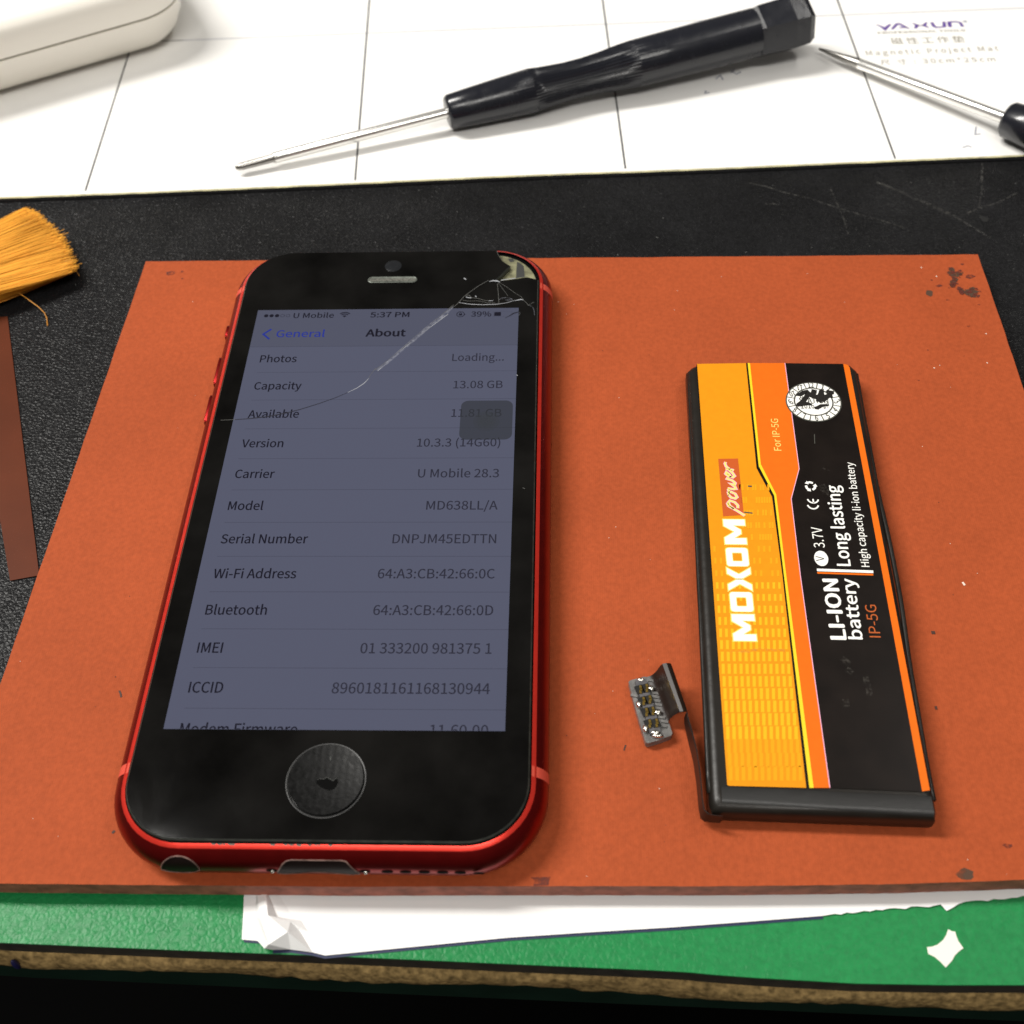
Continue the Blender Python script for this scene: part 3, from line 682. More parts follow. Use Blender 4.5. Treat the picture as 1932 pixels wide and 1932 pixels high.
# lit display
W2, H2 = 0.04987, 0.08851
PX = W2/320
def pt(x, y): return (-W2/2+x*PX, H2/2-y*PX)
z0 = ZP+.00003; zt_ = ZP+.00006
bm = bmesh.new()
def rect(x0, y0, x1, y1, z, mi):
    a, b = pt(x0, y0), pt(x1, y1); face(bm, [(a[0], a[1], z), (b[0], a[1], z), (b[0], b[1], z), (a[0], b[1], z)], mi)
rect(0, 0, 320, 64, z0, 1); rect(0, 64, 320, 568, z0, 0)
rect(0, 63.4, 320, 64.2, zt_, 5)
for k in range(11): rect(15.5, 106.2+44*k-.3, 320, 106.2+44*k+.35, zt_, 5)
rows = [('Photos', 'Loading...'), ('Capacity', '13.08 GB'), ('Available', '11.81 GB'), ('Version', '10.3.3 (14G60)'), ('Carrier', 'U Mobile 28.3'), ('Model', 'MD638LL/A'), ('Serial Number', 'DNPJM45EDTTN'),
        ('Wi-Fi Address', '64:A3:CB:42:66:0C'), ('Bluetooth', '64:A3:CB:42:66:0D'), ('IMEI', '01 333200 981375 1'), ('ICCID', '8960181161168130944'), ('Modem Firmware', '11.60.00')]
def w_of(s, **kw):
    V, _ = text_tris(s, **kw); return min(v.x for v in V), max(v.x for v in V)
s0, s1 = w_of('Serial Number'); KL = 91.3/(s1-s0)
s0, s1 = w_of('8960181161168130944'); KV = 150.5/(s1-s0)
FS = 11.5
for k, (a, b) in enumerate(rows):
    base = 106.2+44*k-16.6
    x0, x1 = w_of(a); p = pt(16.0-x0*KL, base)
    put(bm, a, p, (KL*PX, 0), (0, FS*PX), zt_, 2, clip=-H2/2+.00002, bold=.022)
    x0, x1 = w_of(b); kv = 60.4/(x1-x0) if b == 'Loading...' else 75.6/(x1-x0) if b[0] == 'M' else KV
    p = pt(304.3-x1*kv, base); put(bm, b, p, (kv*PX, 0), (0, FS*PX), zt_, 3, clip=-H2/2+.00002, bold=.014)
def fitpt(s, x0, x1, base, size, mi, **kw):
    a, b = w_of(s); k = (x1-x0)/(b-a); p = pt(x0-a*k, base); put(bm, s, p, (k*PX, 0), (0, size*PX), zt_, mi, **kw)
fitpt('General', 29.2, 87.7, 47.6, 11.6, 4, bold=.02); fitpt('About', 137.7, 185.1, 47.6, 11.8, 2, bold=.045)
ribbon(bm, [(*pt(21.6, 33.6), 0), (*pt(13.0, 42.2), 0), (*pt(21.6, 50.8), 0)], 2.6*PX, zt_, 4)
fitpt('U Mobile', 45.5, 94.9, 14.6, 8.6, 2, bold=.02); fitpt('5:37 PM', 139.8, 187.1, 14.6, 8.8, 2, bold=.03); fitpt('39%', 262.5, 286.8, 14.8, 8.6, 2, bold=.02)
for i in range(5):
    cx_, cy_ = pt(11.6+6.7*i, 10.2)
    if i < 3: disc(bm, (cx_, cy_, zt_), 2.7*PX, 2, 20)
    else: ribbon(bm, [(cx_+2.3*PX*math.cos(2*math.pi*k/20), cy_+2.3*PX*math.sin(2*math.pi*k/20), 0) for k in range(20)], .6*PX, zt_, 3, True)
cx_, cy_ = pt(108.2, 14.2)
for r_, w_ in ((8.6, 1.5), (5.8, 1.5)):
    ribbon(bm, [(cx_+r_*PX*math.cos(R(a)), cy_+r_*PX*math.sin(R(a)), 0) for a in range(46, 135, 8)], w_*PX, zt_, 2)
face(bm, [(cx_, cy_, zt_)]+[(cx_+3.4*PX*math.cos(R(a)), cy_+3.4*PX*math.sin(R(a)), zt_) for a in range(45, 136, 15)], 2)
cx_, cy_ = pt(249.6, 10.6)
ribbon(bm, [(cx_+4.6*PX*math.cos(R(a)), cy_+4.6*PX*math.sin(R(a)), 0) for a in range(10, 351, 17)], .9*PX, zt_, 2)
face(bm, [(cx_+x*PX, cy_+y*PX, zt_) for x, y in ((3.2, .6), (6.4, .6), (4.8, -1.6))], 2)
face(bm, [(cx_+x*PX, cy_+y*PX, zt_) for x, y in ((-2, -2.0), (2, -2.0), (2, .7), (-2, .7))], 2)
ribbon(bm, [(cx_+x*PX, cy_+y*PX, 0) for x, y in ((-1.2, .7), (-1.2, 1.9), (0, 2.8), (1.2, 1.9), (1.2, .7))], .7*PX, zt_, 2)
bx0, by0 = pt(289.6, 6.4); bx1, by1 = pt(311.5, 15.0)
rect(290.6, 7.4, 298.6, 14.0, zt_, 2)
ribbon(bm, [(bx0, by0, 0), (bx1, by0, 0), (bx1, by1, 0), (bx0, by1, 0)], .45*PX, zt_, 5, True); rect(312.2, 9, 313.4, 12.6, zt_, 5)
# floating translucent shortcut button
z2 = ZP+.00009
hx = 29.4*PX; cx_, cy_ = pt(287.6, 182.6)
P = rrect(hx, hx, 8.5*PX, 8, cx_, cy_); face(bm, [(x, y, z2) for x, y in P], 6)
for r_, dz in ((15, .00001), (11, .00002), (7.5, .00003)): disc(bm, (cx_, cy_-2*PX, z2+dz), r_*PX, 7, 32)
finish('display', bm, [M_sbg, M_snav, M_sink, M_sgrey, M_sblue, M_sline, M_sbtn, M_sbtn2], phone)
# earpiece, front camera, home button
bm = bmesh.new(); a, b = at(694, 528, ZP), at(787, 528, ZP)
hx = (b.x-a.x)/2; cx_, cy_ = (a.x+b.x)/2, a.y
lo = [rrect(hx, .00088, .00085, 6, cx_, cy_), rrect(hx-.00018, .00070, .00068, 6, cx_, cy_), rrect(hx-.00030, .00056, .00055, 6, cx_, cy_)]
rings(bm, [[(x, y, ZP+.00002) for x, y in lo[0]], [(x, y, ZP+.00010) for x, y in lo[1]], [(x, y, ZP+.00003) for x, y in lo[2]]], cap0=False, mis=[0, 0])
finish('earpiece', bm, [M_steel], phone, smooth=30)
bm = bmesh.new(); face(bm, [(x, y, ZP+.00005) for x, y in rrect(hx-.0003, .00036, .00035, 6, cx_, cy_-.0001)]); finish('earpiece_mesh', bm, [mat('dark_mesh', (0.10, 0.10, 0.085), 0.6, var=0.6, vscale=2500)], phone)
bm = bmesh.new(); p = at(742, 502, ZP)
rings(bm, [[(p.x+r_*math.cos(2*math.pi*k/28), p.y+r_*math.sin(2*math.pi*k/28), ZP+z_) for k in range(28)] for r_, z_ in ((.00165, .00001), (.0014, .00008), (.0009, .00012), (.0003, .00013))], cap0=False)
finish('front_camera', bm, mat('camera_lens', (0.012, 0.013, 0.015), 0.12, rvar=.2, rscale=900), phone, smooth=True)
bm = bmesh.new(); hc = (-.00007, -.05206)
lp = []
for r_, z_ in ((.00575, .00002), (.00572, .00008), (.0056, .00012), (.00548, .00004), (.00536, .00001)):
    lp.append([(hc[0]+r_*math.cos(2*math.pi*k/64), hc[1]+r_*math.sin(2*math.pi*k/64), ZP+z_) for k in range(64)])
rings(bm, lp, False, False); hb_ring = bm
finish('button_ring', bm, mat('button_ring_gloss', (0.012, 0.012, 0.012), 0.4), phone, smooth=True)
bm = bmesh.new(); NR = 14; lp = []
for i in range(NR):
    r_ = .00530*(1-i/NR); z_ = .00025*((r_/.0053)**2)-.00030
    lp.append([(hc[0]+r_*math.cos(2*math.pi*k/64), hc[1]+r_*math.sin(2*math.pi*k/64), ZP+.00045+z_) for k in range(64)])
rings(bm, [[(x, y, ZP) for x, y, _ in lp[0]]]+lp, False, True)
hb = finish('home_button', bm, M_btn, phone, smooth=50)
bm = bmesh.new(); c = crop(850, 2150, 6.4385)
ch = [c(x, y, ZP+.00019) for x, y in ((530, 1045), (570, 985), (620, 965), (690, 970), (740, 935), (800, 970), (860, 1005), (940, 945), (955, 1040), (925, 1110), (880, 1160), (790, 1190), (700, 1160), (620, 1120))]
face(bm, ch, 0); ribbon(bm, [p for p in ch[1:8]], .00005, ZP+.00024, 1); ribbon(bm, [c(972, 985), c(968, 1060)], .00014, ZP+.00026, 1)
finish('chip', bm, [M_hole, M_gedge], hb)

# ------------------------------------------------------------------ battery
A = crop(1950, 1000, 2.1467); B = crop(1950, 1700, 2.1467)
bat = thing('phone_battery', 'slim black and amber lithium phone battery with bent connector ribbon', 'battery', (0.071, -0.009, 0))
tl, tr, bl, br = A(188, 149, ZL), A(1232, 147, ZL), B(330, 1470, ZL), B(1755, 1520, ZL)
cxy = lambda s, t: tl*(1-s)*(1-t)+tr*s*(1-t)+bl*(1-s)*t+br*s*t
bm = bmesh.new()
def brect(ins, z, cut=.0016):
    # s across, t down the cell; chamfered far corners
    w = (tr-tl).length; h = (bl-tl).length; i0 = ins/w; j0 = ins/h
    P = []
    for s, t in ((.06, .001), (.5, -.001), (.94, 0), (.972, .005), (1.006, .022), (1.0, .5), (1, .985), (.99, 1), (.5, 1.0), (.012, 1), (0, .985), (0, .5), (-.012, .022), (.012, .012)):
        s_ = i0+s*(1-2*i0); t_ = j0+t*(1-2*j0); p = cxy(s_, t_); P.append((p.x, p.y, z))
    return P[::-1]
rings(bm, [brect(.0006, .0000), brect(-.0001, .0005), brect(-.0003, .0015), brect(-.0003, ZL-.0014), brect(.0000, ZL-.0006), brect(.0006, ZL-.00012), brect(.0012, ZL-.0001)])
bmesh.ops.bevel(bm, geom=[e for e in bm.edges], offset=.00012, segments=1, affect='EDGES') if False else None
cell = finish('cell_body', bm, M_cell, bat, smooth=50)
# folded seam lips along both long sides and the end tape
for s in (-.006, 1.006):
    bm = bmesh.new(); P0, P1 = cxy(s, .026), cxy(s, .97)
    P = [P0+(P1-P0)*k/24 for k in range(25)]
    for k, p in enumerate(P): p.z = ZL-.0011+.00010*math.sin(k*1.3+s)
    if s > 1:
        for k, p in enumerate(P): p.x += .0006*math.exp(-((k-13)/4)**2)
    tube(bm, P, .00042, 8); finish('seam_lip', bm, M_cell, bat, smooth=True)
bm = bmesh.new()
e = [cxy(.045, .962), cxy(.988, .968), cxy(.99, 1.0), cxy(.045, .993)]
rows_ = []
for (dz, k) in ((.00001, 0), (.00010, .08), (.00006, .6), (-.00002, .92), (-.0007, 1.02)):
    rows_.append([bm.verts.new((e[0]*(1-s)+e[1]*s)*(1-k)+(e[3]*(1-s)+e[2]*s)*k+Vector((0, 0, dz-.00002+.00004*math.sin(9*s+k)))) for s in [i/16 for i in range(17)]])
for i in range(4):
    for k in range(16): bm.faces.new((rows_[i][k], rows_[i][k+1], rows_[i+1][k+1], rows_[i+1][k]))
finish('end_tape', bm, mat('black_tape', (0.016, 0.0155, 0.015), 0.42, bump=[('noise', 400, .3, .0003)]), bat, smooth=True)
# printed label
bm = bmesh.new(); za = ZL+.00003; zb = za+.00003; zc_ = zb+.00002; zd = zc_+.00002
def A_(P, z): return [A(x, y, z) for x, y in P]
def B_(P, z): return [B(x, y, z) for x, y in P]
base = A_([(232, 160), (540, 155), (790, 155), (1160, 160), (1190, 166), (1200, 180)], za)+B_([(1710, 1360), (1706, 1372), (1660, 1370), (1075, 1345), (945, 1345), (436, 1332), (425, 1325)], za)+A_([(228, 175)], za)
face(bm, base, 0)
# amber field, thin black line, yellow line, orange field, black field, orange strip
L1u = [(543, 155), (610, 822), (708, 1003)]; L1d = [(774, 0), (925, 1345)]
L2u = [(554, 155), (624, 808), (722, 995)]; L2d = [(784, 0), (945, 1345)]
L3u = [(568, 155), (637, 796), (735, 988)]; L3d = [(799, 0), (972, 1345)]
L4u = [(790, 155), (880, 825), (830, 1015)]; L4d = [(888, 0), (1075, 1345)]
L5u = [(1160, 160)]; L5d = [(1410, 0), (1660, 1368)]
def band(lu, ld, ru, rd, z, mi):
    face(bm, A_(lu, z)+B_(ld, z)+(A_(ru, z)+B_(rd, z))[::-1], mi)
band([(233, 160)], [(330, 0), (424, 1326), (436, 1332)], L1u, L1d, zb, 1)
band(L2u, L2d, L3u, L3d, zb, 2)
band(L3u, L3d, L4u, L4d, zb, 3)
band(L5u, L5d, [(1188, 166), (1200, 182)], [(1452, 0), (1709, 1360)], zb, 3)
ribbon(bm, A_(L4u, zb)+B_(L4d, zb), .00012, zc_, 12)
# rows of light dashes in the amber field
rr = random.Random(9)
ys = [-560, -480, -400, -320, -245, -170, -95, -15, 62, 138, 213, 287, 362, 437, 512, 590, 670, 748, 828, 910, 995, 1080, 1168, 1252]
for j, y in enumerate(ys):
    x0 = 338+(y)*.072; x1 = 770+y*.113
    if y < -200: x0 += 190
    n = 11; ht = 19+max(0, y)*.022
    for i in range(n+1):
        x = x0+18+(x1-x0-40)*i/n
        if rr.random() < (.25 if y < 0 else .0): continue
        P = [B(x+dx*(8+y*.003), y+dy*ht, zc_) for dx, dy in ((-1, -1), (1, -.96), (1.1, 1.04), (-.9, 1))]
        face(bm, P, 4 if 0 < y < 1000 else 5)
# heading in blocky squared capitals
def fr(P0, P1, cap):
    d = (P1-P0).xy; u = d.normalized(); w = Vector((-u.y, u.x)); L_ = d.length
    return lambda x, y: (P0.x+u.x*x*L_+w.x*y*cap, P0.y+u.y*x*L_+w.y*y*cap)
P0, P1 = B(611, 414, zd), A(533, 1148, zd)
cap = (B(466, 412, zd)-B(611, 412, zd)).length
F = fr(P0, P1, cap)
def blk(poly, mi, z, w): ribbon(bm, [(*F(x, y), 0) for x, y in poly[0]], w, z, mi, poly[1])
MM = [(0, 0), (0, 1), (.26, 1), (.5, .52), (.74, 1), (1, 1), (1, 0), (.76, 0), (.76, .56), (.58, .22), (.42, .22), (.24, .56), (.24, 0)]
XL = [(0, -.03), (.26, -.03), (.47, .36), (.47, .64), (.26, 1.03), (0, 1.03), (.29, .5)]
XR = [(1, -.03), (.74, -.03), (.53, .36), (.53, .64), (.74, 1.03), (1, 1.03), (.71, .5)]
for x0, w_, k in ((.0, .205, 'M'), (.228, .155, 'O'), (.398, .185, 'X'), (.598, .155, 'O'), (.785, .215, 'M')):
    for poly in ([MM] if k == 'M' else [XL, XR] if k == 'X' else []):
        P = [F(x0+w_*x, y) for x, y in poly]
        ribbon(bm, [(*p, 0) for p in P], .00035, zc_+.00001, 6, True); face(bm, [(*p, zd+.00001) for p in P], 7)
    if k == 'O':
        for (ox, oy, ix, iy, z, mi) in ((.53, .54, .20, .20, zc_+.00001, 6), (.5, .5, .24, .23, zd+.00001, 7)):
            Po = [F(x0+w_*(.5+x), .5+y) for x, y in rrect(ox, oy, .15, 4)]; Pi = [F(x0+w_*(.5+x), .5+y) for x, y in rrect(ix, iy, .05, 4)]
            vo = [bm.verts.new((*p, z)) for p in Po]; vi = [bm.verts.new((*p, z)) for p in Pi]; n_ = len(vo)
            for k_ in range(n_):
                if (vo[k_].co-vo[(k_+1) % n_].co).length > 1e-7: bm.faces.new((vo[k_], vo[(k_+1) % n_], vi[(k_+1) % n_], vi[k_])).material_index = mi
# script word in its darker box
face(bm, A_([(367, 762), (492, 760), (530, 1118), (398, 1126)], zc_), 8)
P0, P1 = A(497, 1095, zd), A(462, 790, zd); cap = (A(415, 950, zd)-A(478, 950, zd)).length; F = fr(P0, P1, cap)
def scr(P, w=.00030):
    Q = [(*F(x+.05*y, y), 0) for x, y in P]
    ribbon(bm, Q, w*1.7, zc_+.00002, 12); ribbon(bm, Q, w, zd+.00001, 6)
scr([(-.06, -.55), (.0, .1), (.06, .95), (.12, 1.05)]); scr([(.03, .45), (.07, .8), (.13, .95), (.18, .75), (.17, .3), (.12, .02), (.06, .05)])
scr([(.30, .85), (.25, .6), (.25, .2), (.29, .0), (.35, .15), (.37, .55), (.34, .85), (.30, .85), (.36, .75), (.42, .8)])
scr([(.43, .85), (.44, .3), (.46, .02), (.50, .1), (.54, .55), (.54, .1), (.58, .02), (.62, .3), (.63, .8), (.66, .7)])
scr([(.68, .4), (.74, .55), (.77, .8), (.73, .9), (.69, .6), (.69, .2), (.73, .0), (.79, .2), (.83, .5)])
scr([(.83, .85), (.85, .4), (.85, .0)]); scr([(.85, .4), (.89, .75), (.95, .85), (.99, .75)])
def tx(s, p0, p1, capA, mi, f0=A, f1=A, z=zc_, **kw):
    a, b = f0(*p0, z), f1(*p1, z); put_fit(bm, s, a, b, (f0(p0[0]-capA, p0[1], z)-a).length, z, mi, **kw)
tx('For IP-5G', (768, 710), (745, 508), 46, 6)
tx('LI-ION', (1178, 402), (1122, 25), 96, 7, B, B, bold=.05)
tx('battery', (1282, 402), (1228, 22), 82, 7, B, B, bold=.03)
tx('IP-5G', (1398, 392), (1365, 185), 70, 9, B, B)
tx('3.7V', (1044, 1325), (1022, 1195), 68, 7)
tx('Long lasting', (1206, 1440), (1130, 932), 84, 7, bold=.03)
tx('High capacity li-ion battery', (1326, 1447), (1222, 785), 50, 7, bold=.012)
ribbon(bm, A_([(993, 1466), (1350, 1478)], zc_), .00050, zc_, 7); ribbon(bm, A_([(995, 1484), (1350, 1496)], zc_), .00035, zc_, 3)
ribbon(bm, B_([(1030, -10), (1250, -2)], zc_), .0004, zc_, 7) if False else None
p = A(1020, 1393, zc_); disc(bm, p, .0011, 7, 30, .0015); P0, P1 = A(1040, 1411, zd), A(1036, 1379, zd); put_fit(bm, 'V', P0, P1, .0013, zd, 0)
for yy, bar in ((1055, False), (1018, True)):
    p = A(968, yy, zc_); r_ = .0009
    ribbon(bm, [(p.x+r_*math.cos(R(a)), p.y+r_*1.1*math.sin(R(a))+.0002, 0) for a in range(180+10, 360-9, 14)], .00026, zc_, 7)
    if bar: ribbon(bm, [(p.x, p.y-.0008, 0), (p.x, p.y+.00005, 0)], .00026, zc_, 7)
p = A(952, 935, zc_)     # three chasing arrows
for k in range(3):
    a0 = 90+120*k
    q0 = [(p.x+.00075*math.cos(R(a0+da)), p.y+.00085*math.sin(R(a0+da)), 0) for da in (-40, 0, 28)]
    ribbon(bm, q0, .0004, zc_, 7)
    t0 = Vector(q0[-1]); d_ = (Vector(q0[-1])-Vector(q0[-2])).normalized(); n_ = Vector((-d_.y, d_.x, 0))
    face(bm, [(v.x, v.y, zc_) for v in (t0+n_*.00040, t0-n_*.00040, t0+d_*.00055)], 7)
# scuffs and the crease in the amber field
ribbon(bm, B_([(430, 487), (500, 485), (560, 478), (620, 466), (700, 470), (790, 472)], zd), .0005, zd, 10)
for P in ([(1180, 590), (1220, 615)], [(1170, 780), (1185, 830)], [(1300, 640), (1330, 760)], [(1150, 520), (1200, 560)]): ribbon(bm, B_(P, zd), .0009, zd, 10)
face(bm, A_([(1005, 930), (1040, 920), (1065, 960), (1080, 1010), (1040, 980), (1010, 960)], zd+.00002), 10); ribbon(bm, A_([(1030, 820), (1075, 840)], zd), .0003, zd, 10)
ribbon(bm, A_([(555, 935), (580, 936)], zd), .0003, zd, 11); ribbon(bm, A_([(530, 1100), (585, 1106)], zd), .00025, zd, 11); ribbon(bm, A_([(977, 605), (979, 665)], zd), .00015, zd, 11)
lab = finish('label', bm, [M_kprint, M_amber, M_yellow, M_oprint, M_amberl, M_amberm, M_ltyel, M_wprint, M_box, mat('dull_orange_print', (.42, .085, .01), .45), M_scuff, M_olive, M_pink], bat)
# round date sticker
bm = bmesh.new(); z4 = zd+.00004; ctr = A(972, 400, z4); rx = (A(1150, 405, z4)-A(795, 395, z4)).length/2; ry = (A(965, 275, z4)-A(980, 525, z4)).length/2
RT = R(-2)
def sp(x, y, z=z4): return Vector((ctr.x+rx*(x*math.cos(RT)-y*math.sin(RT)), ctr.y+ry*(x*math.sin(RT)+y*math.cos(RT)), z))
rr = random.Random(2)
slab(bm, [tuple(sp(math.cos(a)*(1+(rr.uniform(-.02, .02) if 55 < math.degrees(a) < 140 else 0)), math.sin(a))[:2]) for a in [2*math.pi*k/72 for k in range(72)]], za+.00002, z4, 1)
def rg(a0, a1, r0, r1, z, mi, n=6):
    face(bm, [sp(r1*math.cos(R(a0+(a1-a0)*k/n)), r1*math.sin(R(a0+(a1-a0)*k/n)), z) for k in range(n+1)]+[sp(r0*math.cos(R(a1-(a1-a0)*k/n)), r0*math.sin(R(a1-(a1-a0)*k/n)), z) for k in range(n+1)], mi)
z5 = z4+.00002
for k in range(12):
    a = 92-30*k; rg(a-13.6, a+13.6, .715, .955, z5, 0)
    num = str(12 if k == 0 else k); q0 = sp(.835*math.cos(R(a)), .835*math.sin(R(a)), z5)
    wn = .00050*len(num); s_ = sp(0, 0, z5)
    rot = R(a-90) if math.sin(R(a)) > -.25 else R(a+90)
    rot *= .55
    if k == 2: continue
    u = Vector((math.cos(rot), math.sin(rot))); w = Vector((-u.y, u.x))
    P0 = q0.xy-u*wn/2-w*.00055; P1 = q0.xy+u*wn/2-w*.00055
    put_fit(bm, num, (*P0, 0), (*P1, 0), .0012, z5+.00001, 1, bold=.05)
face(bm, [sp(.66*math.cos(2*math.pi*k/48), .66*math.sin(2*math.pi*k/48), z5) for k in range(48)], 0)
put_fit(bm, 'STATION', sp(-.52, -.06), sp(.52, -.08), .0012, z5+.00001, 1, bold=.03); put_fit(bm, '2016', sp(-.47, -.36), sp(.0, -.34), .0013, z5+.00001, 1, bold=.03); put_fit(bm, 'B', sp(-.46, .17), sp(-.36, .17), .0010, z5+.00001, 1, bold=.03); put_fit(bm, '7', sp(.44, -.32), sp(.53, -.32), .0012, z5+.00001, 1)
S4 = crop(2280, 1080, 7.4308)
MK = []
def mk(P, w):
    w = [q*.72 for q in w] if isinstance(w, list) else w*.72
    MK.append(1); ribbon(bm, [S4(x, y, z5) for x, y in P], w, z5+.00003+3e-6*len(MK), 2)
mk([(520, 650), (600, 640), (690, 590), (760, 575), (795, 610), (760, 680), (700, 760), (640, 820), (580, 860), (550, 890)], [.0003, .0011, .0013, .0013, .0013, .0013, .0013, .0013, .0013, .0006]); mk([(600, 870), (700, 835), (800, 835), (870, 860)], [.001, .0013, .0011, .0005])
mk([(925, 525), (915, 590), (880, 660), (960, 690), (1060, 670), (1180, 680), (1330, 670)], [.0013, .0014, .0014, .0014, .0014, .0013, .0009]); mk([(1085, 530), (1080, 600), (1050, 690), (1040, 760), (1100, 790)], [.0011, .0014, .0016, .0017, .0008]); mk([(1100, 780), (1200, 690), (1230, 640), (1330, 600), (1350, 590)], [.0011, .0013, .0009, .0009, .0005]); mk([(1190, 560), (1260, 575), (1355, 590)], .0010)
mk([(930, 930), (990, 930), (1080, 880), (1180, 870), (1250, 865)], [.0007, .0011, .0010, .0008, .0004]); mk([(1130, 935), (1180, 925)], .0003)
finish('date_sticker', bm, [M_wprint, M_olive, M_ink], bat)
# ribbon cable standing on its edge, folded crest, connector board
c = crop(1800, 1900, 3.5125)
bm = bmesh.new(); path = []
for xo, yo, zt2, zb2 in ((1180, 1790, .0040, .0016), (1085, 1778, .0040, .0015), (1030, 1765, .0041, .0014), (990, 1725, .0042, .0013), (970, 1610, .0043, .0012), (960, 1480, .0044, .0012), (945, 1330, .0045, .0013), (912, 1110, .0046, .0013), (875, 960, .0047, .0013), (845, 850, .0048, .0016), (815, 750, .0049, .0024), (808, 712, .0050, .0034)):
    p = c(xo, yo, zt2); path.append((p, Vector((p.x-.0002, p.y, zb2))))
vt = [bm.verts.new(a_) for a_, b_ in path]; vb = [bm.verts.new(b_) for a_, b_ in path]
vt2 = [bm.verts.new(a_+Vector((-.00018, -.00006, 0))) for a_, b_ in path]; vb2 = [bm.verts.new(b_+Vector((-.00018, -.00006, 0))) for a_, b_ in path]
for i in range(len(path)-1):
    bm.faces.new((vt[i], vt[i+1], vb[i+1], vb[i])); bm.faces.new((vt2[i], vb2[i], vb2[i+1], vt2[i+1])); bm.faces.new((vt[i], vt2[i], vt2[i+1], vt[i+1])); bm.faces.new((vb[i], vb[i+1], vb2[i+1], vb2[i]))
finish('ribbon_cable', bm, M_flex, bat, smooth=50)
bm = bmesh.new(); loops = []
n = 10
for k in range(n+1):
    s = k/n
    def L2(x0, y0, x1, y1, z): return c(x0+(x1-x0)*s, y0+(y1-y0)*s, z)
    loops.append([L2(645, 225, 812, 712, .0040), L2(632, 206, 800, 700, .0052), L2(590, 203, 765, 704, .0056), L2(548, 212, 728, 708, .0054), L2(525, 232, 705, 718, .0046), L2(500, 270, 670, 740, .0034), L2(468, 306, 640, 765, .0024), L2(430, 335, 610, 800, .0018), L2(395, 345, 575, 830, .0016)])
VV = [[bm.verts.new(p) for p in lp] for lp in loops]; V2 = [[bm.verts.new(p-Vector((0, 0, .0002))) for p in lp] for lp in loops]
for i in range(n):
    for k in range(8):
        bm.faces.new((VV[i][k], VV[i][k+1], VV[i+1][k+1], VV[i+1][k])); bm.faces.new((V2[i][k], V2[i+1][k], V2[i+1][k+1], V2[i][k+1]))
for r0, r1 in ((VV[0], V2[0]), (VV[-1], V2[-1])):
    for k in range(8): bm.faces.new((r0[k], r1[k], r1[k+1], r0[k+1]))
finish('folded_flap', bm, M_flex, bat, smooth=45)
bm = bmesh.new()
pl = [c(x, y, .0016) for x, y in ((198, 400), (210, 385), (350, 345), (430, 350), (450, 400), (480, 490), (520, 600), (560, 770), (620, 830), (652, 930), (640, 955), (520, 1000), (400, 1035), (375, 1025), (330, 880), (260, 640))]
slab(bm, [(p.x, p.y) for p in pl], .0003, .0016)
brd = finish('connector_board', bm, M_film, bat)
bm = bmesh.new()
cb = [(265, 385), (378, 368), (395, 440), (430, 560), (470, 680), (500, 790), (530, 915), (420, 940), (385, 800), (345, 660), (305, 520)]
slab(bm, [tuple(c(x, y, .0022)[:2]) for x, y in cb], .0016, .0022)
cn = finish('connector', bm, M_conn, bat)
for x, y in ((312, 475), (378, 460), (345, 595), (410, 580), (375, 710), (442, 698), (408, 830), (480, 822)):
    bm = bmesh.new()
    p = c(x, y, .0023); box(bm, p-Vector((0, 0, .00012)), .0014, .0012, .0002, 1, R(-70))
    for dx, dy, l in ((.00015, .0003, .0006), (.0002, -.0001, .0004), (.0001, -.0005, .0005)):
        box(bm, (p.x+dx, p.y+dy, p.z+.00006), .00035, l, .0002, 0, R(-18+dx*2e5))
    finish('contact_pin', bm, [M_gold, M_pit], cn)
for x, y, sx, sy in ((325, 380, .0013, .0008), (475, 925, .0016, .0009), (500, 960, .0019, .0006), (430, 468, .0011, .0011), (500, 715, .0012, .0012), (305, 630, .0009, .0013), (375, 880, .0009, .0014)):
    bm = bmesh.new(); p = c(x, y, .0020)
    bmesh.ops.create_uvsphere(bm, u_segments=10, v_segments=6, radius=.5, matrix=Matrix.Translation(p) @ Matrix.Diagonal((sx, sy, .0007, 1))); finish('solder_joint', bm, M_solder, brd, smooth=True)
bm = bmesh.new()
for x, y in ((440, 390), (475, 520), (480, 560), (490, 600), (505, 640), (540, 770), (570, 815), (555, 860), (255, 545)):
    p = c(x, y, .00165); box(bm, p, .0011, .0004, .0004, 0, R(-10))
finish('board_pad', bm, M_film, brd)

